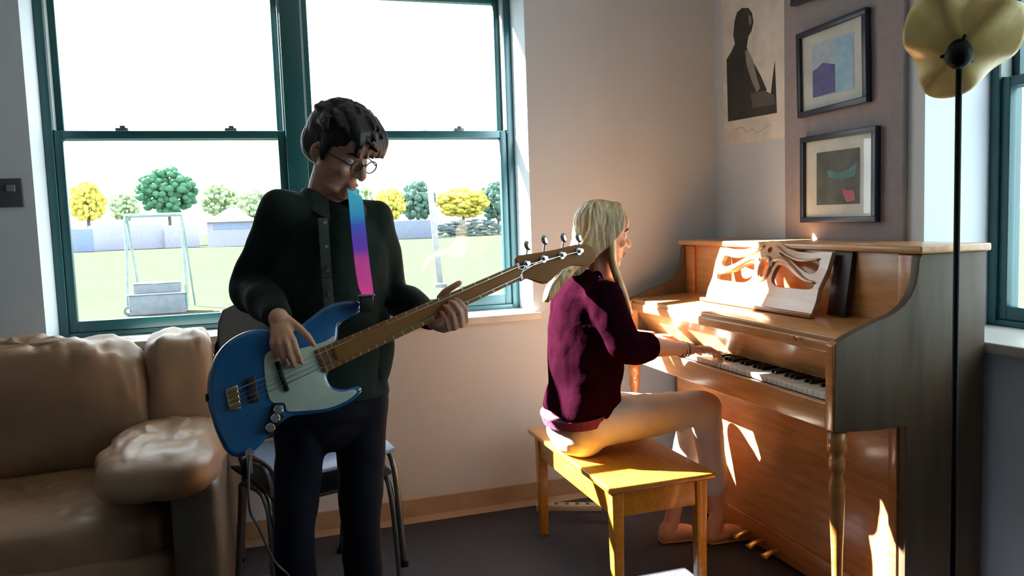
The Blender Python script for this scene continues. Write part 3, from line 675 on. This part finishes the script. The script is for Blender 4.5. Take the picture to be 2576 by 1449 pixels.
man = thing('person', 'standing person in dark olive shirt and glasses playing a blue bass', 'person', D(835, 1010, 2.2)*1.0)
man.location = (man.location.x, man.location.y, 0)
f_m = V((.36, -.93, 0)).normalized(); l_m = V((.93, .36, 0)).normalized()
hip = D(838, 1000, 2.22); neck = D(822, 505, 2.22); shR = D(706, 540, 2.13); shL = D(935, 560, 2.28)
elR = D(632, 722, 2.22); wrR = D(702, 802, 1.925); elL = D(985, 742, 2.40); wrL = D(1092, 806, 2.215)
hipR = D(762, 1040, 2.18); hipL = D(908, 1040, 2.26)
hipR.z = hipL.z = .86
fL = V((hipL.x+.03, hipL.y-.02, .07)); fR = V((hipR.x-.02, hipR.y-.03, .07))
knL = D(908, 1340, 2.25); knR = D(742, 1340, 2.17)
fL = V((knL.x+.005, knL.y+.05, .07)); fR = V((knR.x-.005, knR.y+.05, .07))
hd = D(848, 383, 2.17)
hf = V((.62, -.60, -.50)).normalized(); hu = V((.25, -.28, .93))
def foot_prims(m, an, f, s=1.0, h=.05):
    f = V(f).normalized(); m.tube([an-f*.05*s+V((0, 0, -.035)), an+f*.05*s+V((0, 0, -.03)), an+f*.13*s+V((0, 0, -.045)), an+f*.18*s+V((0, 0, -.05))], [(.030*s, .034*s), (.034*s, .040*s), (.022*s, .046*s), (.014*s, .036*s)], 16, ref=(0, 0, 1), hemi=True, sm=4)
# body
m = MB(); q, Mx = head_prims(m, hd, hf, hu, .96)
m.tube([hd-hf*.015-V((0, 0, .05)), neck+V((0, 0, .0)), neck-V((0, 0, .10))], [.054, .056, .070], 20, sm=4)
m.tube([neck-V((0, 0, .09)), hip+V((0, 0, .18)), hip-V((0, 0, .03))], [(.075, .115), (.070, .105), (.080, .115)], 24, ref=f_m, sm=4, hemi=True)
for sh, el, wr in ((shR, elR, wrR), (shL, elL, wrL)):
    m.tube([neck-V((0, 0, .08)), sh-V((0, 0, .02)), sh.lerp(el, .5), el, el.lerp(wr, .4), wr], [.045, .040, .036, .031, .030, .025], 16, sm=4, hemi=True)
for h_, k_, a_ in ((hipR, knR, fR), (hipL, knL, fL)):
    m.tube([h_, h_.lerp(k_, .5), k_, k_.lerp(a_, .4)-f_m*.015, a_], [.062, .050, .038, .038, .034], 16, sm=4, hemi=True); foot_prims(m, a_, f_m, .95)
hfw = RT*.25-UP*.62-FW*.50; hnr = UP*.50-FW*.75
hand_prims(m, wrR, hfw, hnr, ((34, 48, 24), (38, 50, 26), (42, 52, 26), (46, 54, 28)), (.75, .45, -.25, -.2), .86, .10, 1 if hfw.cross(hnr).dot(RT) > 0 else -1)
# fretting hand wraps under the neck
nk = GP(1128, 768, -.004); gdn = -gv
lw = nk-gn*.050+gdn*.046-ga*.012
lf = (gn*.92+gdn*.12).normalized(); lnrm = gdn
flp = 1 if lf.cross(lnrm).dot(ga) > 0 else -1
hand_prims(m, lw, lf, lnrm, ((62, 58, 28), (66, 62, 30), (70, 62, 30), (72, 62, 30)), (-.15, .30, -.95, -.2), .92, .16, flp)
m.tube([wrL, lw], [.026, .024], 14, hemi=True)
m.tube([lw+ga*.02+gv*.01, nk-gn*.030+gv*.026, D(1155, 712, 2.15)], [.013, .0115, .0085], 12, hemi=True, sm=3)
body = m.build('body', SKIN, man, voxel=.0042, soft=3)
eyes(q, Mx, .96, man)
# shirt
m = MB()
m.tube([neck-V((0, 0, .035)), neck-V((0, 0, .09))+f_m*.01, neck-V((0, 0, .22))+f_m*.015, hip+V((0, 0, .22)), hip+V((0, 0, .08)), hip+V((0, 0, .0))], [(.074, .088), (.104, .158), (.118, .168), (.108, .146), (.120, .160), (.125, .166)], 32, ref=f_m, sm=5)
m.tube([neck-V((0, 0, .055)), shR], [.075, .066], 18, hemi=True); m.tube([neck-V((0, 0, .055)), shL], [.075, .066], 18, hemi=True)
for sh, el, wr in ((shR, elR, wrR), (shL, elL, wrL)):
    m.tube([sh, sh.lerp(el, .5), el, el.lerp(wr, .35), el.lerp(wr, .9)], [.066, .058, .056, .052, .038], 20, sm=5, hemi=True)
cuff = elR.lerp(wrR, .88)
shirt = m.build('shirt', SHIRT, man, voxel=.0075, soft=4, disp=.010, dscale=9)
# shirt tail hanging on his left hip
tl = D(945, 880, 2.26)
MB().tube([D(935, 800, 2.27), D(948, 870, 2.26), D(940, 935, 2.25), D(925, 965, 2.24)], [(.05, .05), (.055, .06), (.050, .062), (.035, .050)], 20, sm=4, hemi=True).build('shirt_tail', SHIRT, shirt and None, voxel=.008, soft=3, disp=.008, dscale=10).parent = shirt
m = MB(); nb = neck+V((0, 0, .004))+f_m*.006; vs = []; fs = []; NC = 30
for i in range(NC+1):      # stand collar folded down, open at the front
    a = math.radians(24+312*i/NC); fr = max(0, math.cos(a))**3
    dr = f_m*math.cos(a)+l_m*math.sin(a)
    pin = nb+dr*.064+V((0, 0, .030-.046*fr)); pout = nb+dr*(.094+.040*fr)+V((0, 0, -.016-.060*fr))
    nn = ((pout-pin).cross(l_m*math.cos(a)-f_m*math.sin(a))).normalized()*.004
    vs += [pin, pout, pout+nn, pin+nn]
fs = [(i*4+k, i*4+(k+1) % 4, i*4+4+(k+1) % 4, i*4+4+k) for i in range(NC) for k in range(4)]+[(0, 1, 2, 3), (4*NC, 4*NC+1, 4*NC+2, 4*NC+3)]
m.add(vs, fs)
for (a_, b_) in ((D(812, 548, 2.085), D(822, 700, 2.075)), (D(822, 700, 2.075), D(832, 840, 2.07))): m.beam(a_, b_, .03, .004, up=f_m)
m.build('collar', mat('olive_collar', (44, 54, 48), .8), shirt and None, bevel=.002).parent = shirt
for y in (560, 620, 680, 740): MB().lathe(D(817+(y-560)*.06, y, 2.070), [(.005, 0), (.005, .002)], 12, ax=f_m).build('button', mat('shirt_button', (60, 64, 60), .4)).parent = shirt
m = MB(); m.tube([neck-V((0, 0, .035))+f_m*.006, neck-V((0, 0, .075))+f_m*.022], [.064, .072], 22, hemi=False); m.build('undershirt', TEE, man, voxel=.006, soft=2)
# trousers, belt, shoes
m = MB(); m.tube([hip+V((0, 0, .05)), hip-V((0, 0, .03)), hip-V((0, 0, .06))], [(.112, .155), (.112, .158), (.095, .135)], 28, ref=f_m, sm=3, hemi=True)
for h_, k_, a_ in ((hipR, knR, fR), (hipL, knL, fL)):
    m.tube([h_+V((0, 0, .02)), h_.lerp(k_, .5), k_, k_.lerp(a_, .5), a_+V((0, 0, .01))], [.086, .066, .056, .053, .050], 20, sm=5)
m.build('trousers', TROUSER, man, voxel=.008, soft=4, disp=.007, dscale=10)
for a_ in (fR, fL):
    m = MB(); foot_prims(m, a_, f_m, 1.08); m.build('shoe', BLACKP, man, voxel=.005, soft=2)
    MB().tube([a_-f_m*.06-V((0, 0, .065)), a_+f_m*.1-V((0, 0, .065)), a_+f_m*.2-V((0, 0, .065))], [(.006, .036), (.006, .046), (.006, .036)], 14, ref=(0, 0, 1), hemi=True).build('sole', mat('sole_grey', (90, 90, 92), .7), man)
# hair
k = .96; m = MB()
m.ell(q(-.020, 0, .048), (.098*k, .080*k, .080*k), Mx, 28, 20); m.ell(q(.025, 0, .092), (.072*k, .070*k, .040*k), Mx, 24, 16); m.ell(q(-.055, 0, .012), (.062*k, .072*k, .075*k), Mx, 24, 16)
rnd = random.Random(4)
for i in range(90):
    a = rnd.uniform(0, 2*PI); t = rnd.uniform(.1, 1.0); ca, sa = math.cos(a), math.sin(a)
    p = (-.015+.095*t*ca, .080*t*sa, .055+.085*math.sqrt(max(0, 1-t*t*.95)))
    d = (ca*.02+.025, sa*.025, .012 if t < .6 else -.02)
    m.tube([q(p[0]-.01, p[1]*.93, p[2]-.008), q(p[0]+d[0]*.7, p[1]+d[1]*.4, p[2]+d[2]*.4), q(p[0]+d[0]*1.4, p[1]+d[1]*.8, p[2]+d[2]*.2-.012)], [.011, .009, .004], 8, hemi=True)
for i in range(16):      # fringe falling forward
    b = -.055+.11*i/15; L = .050+.018*rnd.random()
    m.tube([q(.050, b*.8, .118), q(.090, b, .092), q(.103, b*1.05, .070), q(.104+.010*rnd.random(), b*1.1, .070-L*.5)], [.016, .014, .010, .005], 8, hemi=True, sm=2)
for s in (1, -1): m.tube([q(.012, s*.074, .050), q(.012, s*.076, .005), q(.014, s*.072, -.018)], [(.018, .010), (.013, .008), (.005, .004)], 10, hemi=True)
m.build('hair', HAIRD, man, voxel=.0038, soft=1)
# glasses
g = MB()
for s in (1, -1):
    g.tube([q(.103, s*.032+.024*math.cos(a*PI/12), .004+.018*math.sin(a*PI/12)) for a in range(25)], .0019, 8)
    g.tube([q(.102, s*.056, .008), q(.06, s*.074, .010), q(-.01, s*.082, .008)], .0018, 8)
g.tube([q(.103, -.009, .008), q(.108, 0, .011), q(.103, .009, .008)], .0018, 8)
gl = g.build('glasses', mat('dark_glasses', (26, 24, 28), .3), man, smooth=True)
for s in (1, -1):
    m = MB(); m.prism([q(.103, s*.032+.0235*math.cos(a*PI/12), .004+.0175*math.sin(a*PI/12)) for a in range(24)], hf*.001); m.build('lens', GLASS).parent = gl
# ---- the bass
bass = thing('bass_guitar', 'metallic blue electric bass with cream pickguard held by standing person', 'bass guitar', GA)
def crv(pts, k=4):
    out = []; n_ = len(pts)
    for i in range(n_):
        a, b, c, d = [V(pts[(i+j) % n_]) for j in (-1, 0, 1, 2)]
        for j in range(k):
            t = j/k; out.append(.5*((2*b)+(c-a)*t+(2*a-5*b+4*c-d)*t*t+(3*b-a-3*c+d)*t**3))
    return out
bo = [(904, 757), (862, 756), (820, 770), (780, 800), (745, 824), (700, 826), (650, 826), (600, 842), (558, 876), (533, 925), (526, 980), (531, 1035), (548, 1090), (574, 1138), (606, 1150), (650, 1128), (690, 1082), (730, 1050), (780, 1043), (835, 1034), (885, 1012), (912, 985), (902, 970), (872, 978), (842, 974), (826, 954), (832, 925), (850, 890), (852, 850), (856, 818), (880, 800), (908, 782)]
MB().prism([GP(p.x, p.y) for p in crv(bo)], -gn*.042).build('body', BLUE, bass, bevel=.010)
pg = [(842, 845), (818, 858), (775, 872), (735, 880), (690, 880), (667, 894), (664, 930), (672, 985), (684, 1012), (714, 1014), (722, 1034), (760, 1034), (820, 1028), (868, 1010), (896, 988), (888, 980), (860, 986), (832, 978), (816, 952), (820, 925), (836, 885)]
MB().prism([GP(p.x, p.y, .0) for p in crv(pg, 3)], gn*.0035).build('pickguard', GUARD, bass, bevel=.001)
def slab(pts, off, th, name, mm, bv=.002, par=None):
    o = MB().prism([GP(x, y, off) for x, y in pts], gn*th).build(name, mm, bass if par is None else None, bevel=bv)
    if par: o.parent = par
    return o
slab([(689, 912), (700, 908), (727, 982), (716, 986)], .003, .010, 'pickup', BLACKP)
slab([(618, 955), (640, 945), (652, 1010), (628, 1015)], .0, .010, 'pickup', mat('dark_red_plastic', (34, 20, 24), .4))
br = slab([(566, 980), (596, 968), (606, 1030), (577, 1034)], .0, .006, 'bridge', CHROME)
for i in range(4):
    a = GP(586+4*i*.6, 982+13*i, .006); MB().beam(a-ga*.014, a+ga*.012, .008, .007, up=gn).build('saddle', BRASS, bevel=.001).parent = br
slab([(684, 1016), (712, 1016), (716, 1048), (692, 1078), (672, 1096), (664, 1080), (676, 1050)], .0, .003, 'control_plate', mat('dark_chrome', (60, 60, 64), .25, metal=1))
for x, y in ((697, 1030), (690, 1052), (677, 1076)): MB().lathe(GP(x, y, .003), [(.011, 0), (.011, .014), (.009, .016)], 18, ax=gn).build('knob', CHROME, bass, smooth=False)
slab([(792, 882), (1298, 666), (1311, 703), (816, 938)], .004, .006, 'fretboard', MAPLE, .001)
a_ = MB(); nkc = [(845, 890, .013), (1000, 819, .0125), (1150, 752, .012), (1303, 685, .011)]
a_.tube([GP(x, y, .001) for x, y, r_ in nkc], [(r_*1.15, .029-.0022*i*1.6) for i, (x, y, r_) in enumerate(nkc)], 16, ref=gn, hemi=True); a_.build('neck', MAPLE, bass, smooth=True)
P0, P1 = GP(804, 910, .010), GP(1304, 684.5, .010); SL = (P1-P0).length
for i in range(1, 21):
    t = (1-(1-2**(-i/12))/(1-2**(-20.6/12))); t0 = t; w0 = .030*(1-t0)+.0205*t0; c_ = P0.lerp(P1, t0)
    MB().beam(c_-gv*w0, c_+gv*w0, .0022, .0012, up=gn).build('fret', mat('fret_nickel', (190, 186, 170), .3, metal=1), bass)
hs = [(1299, 650), (1320, 640), (1350, 636), (1400, 627), (1450, 615), (1482, 617), (1498, 636), (1496, 658), (1474, 668), (1440, 668), (1408, 684), (1378, 712), (1352, 708), (1328, 700), (1309, 704)]
MB().prism([GP(p.x, p.y, .002) for p in crv(hs, 3)], -gn*.014).build('headstock', MAPLE, bass, bevel=.002)
slab([(1296, 664), (1302, 662), (1314, 703), (1308, 706)], .004, .008, 'nut', IVORY, .001)
tp = [(1322, 665), (1366, 652), (1412, 643), (1455, 633)]
kk = [(1327, 618), (1370, 604), (1418, 598), (1456, 598)]
for i in range(4):
    tu = MB().lathe(GP(*tp[i], .002), [(.011, 0), (.011, .003), (.005, .004), (.005, .018), (.006, .020)], 16, ax=gn).build('tuner', CHROME, bass)
    e = GP(*kk[i], -.008); MB().beam(GP(*tp[i], -.012), e, .004).build('shaft', CHROME).parent = tu
    MB().ell(e, (.011, .005, .015), Matrix((ga, gn, gv)).transposed(), 14, 10).build('key', CHROME, smooth=True).parent = tu
    a = GP(588+2.4*i, 984+13*i, .014); t_ = (i-1.5)/1.5; nt = P1-gv*t_*.014+gn*.001
    MB().tube([a, nt, GP(*tp[3-i], .012)], .0011-.0002*(3-i) if i else .0009, 6).build('string', CHROME, bass)
MB().tube([GP(527, 1000, -.02), GP(518, 1001, -.02)], [.006, .010], 12).build('strap_button', BLACKM, bass)
MB().lathe(GP(622, 1128, 0)-gv*.01, [(.010, 0), (.010, .006)], 14, ax=gn).build('jack_plate', CHROME, bass)
# strap
st = [(884, 478, 2.175), (893, 500, 2.14), (899, 560, 2.108), (905, 620, 2.09), (912, 680, 2.065), (920, 735, 2.03), (922, 765, 1.985)]
def strapmat():
    m = bpy.data.materials.new('rainbow_strap'); m.use_nodes = True; nt = m.node_tree; b = nt.nodes['Principled BSDF']; b.inputs['Roughness'].default_value = .6
    tc = nt.nodes.new('ShaderNodeTexCoord'); sx = nt.nodes.new('ShaderNodeSeparateXYZ'); mr = nt.nodes.new('ShaderNodeMapRange'); cr = nt.nodes.new('ShaderNodeValToRGB')
    nt.links.new(tc.outputs['Object'], sx.inputs[0]); nt.links.new(sx.outputs[2], mr.inputs[0])
    mr.inputs[1].default_value = D(895, 480, 2.15).z; mr.inputs[2].default_value = D(920, 730, 2.06).z
    cr.color_ramp.interpolation = 'LINEAR'; E_ = cr.color_ramp.elements
    E_[0].position = 0; E_[0].color = (*lin((90, 215, 235)), 1); E_[1].position = 1; E_[1].color = (*lin((255, 60, 160)), 1)
    for p, c in ((.24, (50, 170, 225)), (.36, (60, 90, 215)), (.48, (105, 50, 200)), (.60, (120, 45, 200)), (.68, (235, 60, 165))): e = E_.new(p); e.color = (*lin(c), 1)
    nt.links.new(mr.outputs[0], cr.inputs[0]); nt.links.new(cr.outputs[0], b.inputs['Base Color']); return m
pts = [D(*p) for p in st]; back = [D(868, 470, 2.23), D(850, 478, 2.30)]
ss = thing('guitar_strap', 'wide strap fading from turquoise to violet to pink over left shoulder', 'strap', D(905, 620, 2.05))
allp = back[::-1]+pts; m = MB(); Q = []
for i in range(len(allp)-1):
    a, b, c, d = allp[max(i-1, 0)], allp[i], allp[i+1], allp[min(i+2, len(allp)-1)]
    for j in range(6): t = j/6; Q.append(.5*((2*b)+(c-a)*t+(2*a-5*b+4*c-d)*t*t+(3*b-a-3*c+d)*t**3))
Q.append(allp[-1]); vs = []; fs = []
for i, p in enumerate(Q):
    t = (Q[min(i+1, len(Q)-1)]-Q[max(i-1, 0)]).normalized(); wd = t.cross(f_m if i > 12 else (f_m+V((0, 0, 1)))).normalized(); nn = wd.cross(t).normalized(); hw = .022
    if wd.dot(RT) < 0: wd = -wd
    for a, b in ((-1, 0), (1, 0), (1, 1), (-1, 1)): vs.append(p+wd*a*hw+nn*b*.003)
n = len(Q); fs = [(i*4+k, i*4+(k+1) % 4, i*4+4+(k+1) % 4, i*4+4+k) for i in range(n-1) for k in range(4)]+[(0, 1, 2, 3), (4*n-4, 4*n-3, 4*n-2, 4*n-1)]
MB().add(vs, fs).build('webbing', strapmat(), ss, smooth=False)
MB().beam(Q[-1]+V((0, 0, .022)), Q[-1]-V((0, 0, .02)), .036, .006, up=f_m).build('leather_end', BLACKM, ss, bevel=.002)
MB().beam(Q[-1]+V((-.021, -.004, .022)), Q[-1]+V((.021, -.004, .022)), .008, .006, up=V((0, 0, 1))).build('buckle', CHROME, ss, bevel=.001)
lo = [GP(520, 1001, -.02), D(560, 980, 2.10), D(700, 800, 2.30), D(800, 560, 2.345), back[1]]
# cable
r = thing('guitar_cable', 'thin grey cable hanging from the blue bass to the floor', 'cable', (V((D(730, 1449, 2.1).x, D(730, 1449, 2.1).y, 0))))
c0 = GP(622, 1132, .008)-gv*.01
MB().tube([c0, c0-V((0, 0, .12))-FW*.02, D(652, 1330, 1.98), D(690, 1410, 2.05), D(735, 1460, 2.0), D(790, 1560, 2.1), V((.05, 2.0, .006)), V((-.3, 1.7, .006))], .003, 8, sm=8).build('lead', mat('cable_grey', (70, 70, 76), .5), r, smooth=True)
MB().tube([c0, c0-V((0, 0, .045))], .006, 10).build('plug', CHROME, r)

# ---- seated pianist
def S(x, y, yy): return A(x, y, 1, yy)
wom = thing('person', 'seated person in maroon knit top and pale trousers playing the piano', 'person', (1.16, 2.80, bz))
fx = V((1, 0, 0))
pel = S(1448, 1050, 2.80); chest = S(1470, 830, 2.80); nkw = S(1512, 700, 2.80)
hw_ = S(1516, 592, 2.80); wf = V((.985, -.06, -.17)); wu = V((.17, 0, .98))
shN = S(1512, 742, 2.645); elN = S(1575, 872, 2.60); wrN = S(1738, 878, 2.635)
shF = V((shN.x+.02, 2.975, shN.z)); elF = V((elN.x+.03, 3.03, elN.z-.01)); wrF = V((1.56, 3.02, .845))
knN = S(1775, 1024, 2.72); anN = V((1.66, 2.80, .10)); anN = S(1806, 1285, 2.80)
knF = S(1745, 1040, 2.93); anF = S(1688, 1318, 2.88)
m = MB(); q, Mx = head_prims(m, hw_, wf, wu, 1.0)
m.tube([hw_-wf*.01-V((0, 0, .05)), nkw+V((-.005, 0, .01)), nkw-V((.01, 0, .08))], [.047, .048, .07], 18, sm=4)
m.tube([nkw-V((0, 0, .06)), chest, S(1450, 940, 2.80), pel], [(.07, .11), (.085, .115), (.08, .11), (.095, .145)], 24, ref=fx, sm=4, hemi=True)
for sh, el, wr in ((shN, elN, wrN), (shF, elF, wrF)):
    m.tube([sh, sh.lerp(el, .5), el, el.lerp(wr, .35), wr], [.045, .040, .037, .036, .023], 16, sm=4, hemi=True)
for y_, kn, an in ((2.71, knN, anN), (2.89, knF, anF)):
    m.tube([V((pel.x+.02, y_, pel.z)), V((pel.x+.02, y_, pel.z)).lerp(kn, .5), kn, kn.lerp(an, .35), an], [.068, .058, .044, .042, .031], 16, sm=4, hemi=True)
for an, d in ((anN, V((1, .0, 0))), (anF, V((1, -.12, 0)))):
    d = d.normalized(); g0 = V((an.x, an.y, .018)); m.tube([an, V((an.x-.02, an.y, .05))], [.032, .034], 12, hemi=True)
    m.tube([g0-d*.03+V((0, 0, .016)), g0+d*.05+V((0, 0, .022)), g0+d*.12+V((0, 0, .010)), g0+d*.155+V((0, 0, .006))], [(.028, .030), (.030, .034), (.018, .040), (.012, .034)], 16, ref=(0, 0, 1), hemi=True, sm=3)
for wr, kk_, fl in ((wrN, S(1790, 884, 2.65), 0), (wrF, V((1.64, 3.02, .838)), 0)):
    fd = V((1, .02, -.10)); up_ = V((.1, 0, 1)); side = 1 if wr is wrN else -1     # thumb towards the middle
    fc = 1 if fd.cross(up_).dot(V((0, side, 0))) > 0 else -1
    hand_prims(m, wr, fd, up_, ((22, 30, 16), (24, 34, 18), (24, 34, 18), (20, 28, 16)), (.8, .5, -.35, -.2), .92, .16, fc)
m.build('body', SKINF, wom, voxel=.0042, soft=3)
eyes(q, Mx, 1.0, wom)
# knit top
m = MB()
m.tube([nkw-V((.005, 0, .03)), nkw-V((.015, 0, .07)), S(1476, 760, 2.80), S(1470, 860, 2.80), S(1470, 960, 2.80), S(1462, 1012, 2.80), S(1450, 1052, 2.80)], [(.055, .06), (.100, .14), (.128, .165), (.140, .172), (.136, .176), (.140, .188), (.136, .190)], 32, ref=fx, sm=5)
for sh, el, wr in ((shN, elN, wrN), (shF, elF, wrF)):
    m.tube([V((nkw.x-.01, sh.y*.5+1.40, nkw.z-.07)), sh], [.060, .062], 16, hemi=True)
    m.tube([sh, sh.lerp(el, .5), el, el.lerp(wr, .30)], [.066, .066, .066, .052], 20, sm=5, hemi=True)
top = m.build('knit_top', MAROON, wom, voxel=.0075, soft=4, disp=.012, dscale=10)
MB().tube([V((pel.x+.006, 2.80, pel.z+.035)), V((pel.x+.012, 2.80, pel.z+.0))], [(.138, .190), (.133, .187)], 32, ref=fx).build('hem_band', mat('maroon_rib', (112, 30, 62), .85, bump=.4, bscale=90)).parent = top
# trousers
m = MB(); m.tube([V((pel.x+.01, 2.80, pel.z-.02)), V((pel.x+.005, 2.80, pel.z-.045))], [(.105, .150), (.110, .162)], 28, ref=fx, hemi=True)
for y_, kn, an, cu in ((2.705, knN, anN, .80), (2.895, knF, anF, .78)):
    h0 = V((pel.x+.02, y_, pel.z-.005)); m.tube([h0, h0.lerp(kn, .5), kn+V((.0, 0, 0))], [.096, .084, .064], 22, sm=5, hemi=True)
    m.tube([kn, kn.lerp(an, .3), kn.lerp(an, cu)], [.062, .058, .048], 20, sm=4)
m.build('trousers', KHAKI, wom, voxel=.0075, soft=4, disp=.006, dscale=11)
# sandals and socks
for an, d in ((anN, V((1, 0, 0))), (anF, V((1, -.12, 0)))):
    d = d.normalized(); g0 = V((an.x, an.y, 0)); s_ = MB().tube([g0-d*.045+V((0, 0, .008)), g0+d*.06+V((0, 0, .008)), g0+d*.12+V((0, 0, .008)), g0+d*.17+V((0, 0, .008))], [(.008, .030), (.008, .036), (.008, .042), (.008, .034)], 16, ref=(0, 0, 1), hemi=True, sm=3).build('sandal', SANDAL, wom, smooth=False)
    sd_ = d.cross(V((0, 0, 1)))
    MB().tube([g0+d*.10+sd_*.042+V((0, 0, .012)), g0+d*.09+V((0, 0, .052)), g0+d*.10-sd_*.042+V((0, 0, .012))], [(.004, .012)]*3, 10, ref=(0, 0, 1), sm=4).build('sandal_strap', SANDAL, smooth=True).parent = s_
for k_ in range(3):
    c = wrN-V((.045-.014*k_, 0, 0)); MB().tube([c+V((0, .026*math.cos(a*PI/10), .026*math.sin(a*PI/10))) for a in range(21)], .003, 6).build('bracelet', mat('bracelet_brown', (110, 70, 56), .5), wom, smooth=True)
# hair: long, blonde, parted, falling down the back with one lock in front
k = 1.0; m = MB()
m.ell(q(-.022, 0, .045), (.100, .084, .090), Mx, 28, 20); m.ell(q(.018, 0, .078), (.062, .066, .042), Mx, 24, 16); m.ell(q(-.050, 0, .0), (.070, .074, .085), Mx, 24, 16)
rnd = random.Random(12)
for i in range(64):
    s = -1 if i % 2 else 1; t = rnd.random(); b = .020+.066*t
    st_ = q(.060-.10*rnd.random(), s*.006, .128-.02*t)
    mid = q(.020-.11*t+.03*rnd.random(), s*(.082-.01*t), .03-.02*t); low = q(-.04-.06*t, s*(.074-.02*t), -.07)
    e1 = q(-.08-.03*t-.02*rnd.random(), s*.055*rnd.random(), -.14-.03*rnd.random())
    m.tube([st_, q(.03-.10*t, s*.055, .110), mid, low, e1], [.008, .011, .012, .012, .009], 8, hemi=True, sm=3)
tail = [q(-.085, -.01, -.06), q(-.112, -.02, -.12), V((S(1420, 690, 2.66))), V(S(1388, 730, 2.64)), V(S(1376, 755, 2.64))]
for i in range(18):
    o_ = V((rnd.uniform(-.028, .028), rnd.uniform(-.03, .03), rnd.uniform(-.012, .012)))
    m.tube([p+o_*(1-.12*j) for j, p in enumerate(tail)], [.016, .015, .013, .010, .004], 8, hemi=True, sm=3)
for i in range(7):
    o_ = V((rnd.uniform(-.008, .008), rnd.uniform(-.012, .012), 0))
    m.tube([q(.010, -.078, .02), q(.016, -.078, -.05)+o_, q(.035, -.068, -.11)+o_, V(S(1572, 745, 2.70))+o_, V(S(1588, 795, 2.70))+o_], [.010, .011, .010, .008, .003], 8, hemi=True, sm=3)
m.build('hair', HAIRB, wom, voxel=.0038, soft=1)
for o in bpy.data.objects:
    if '_root' in o: del o['_root']
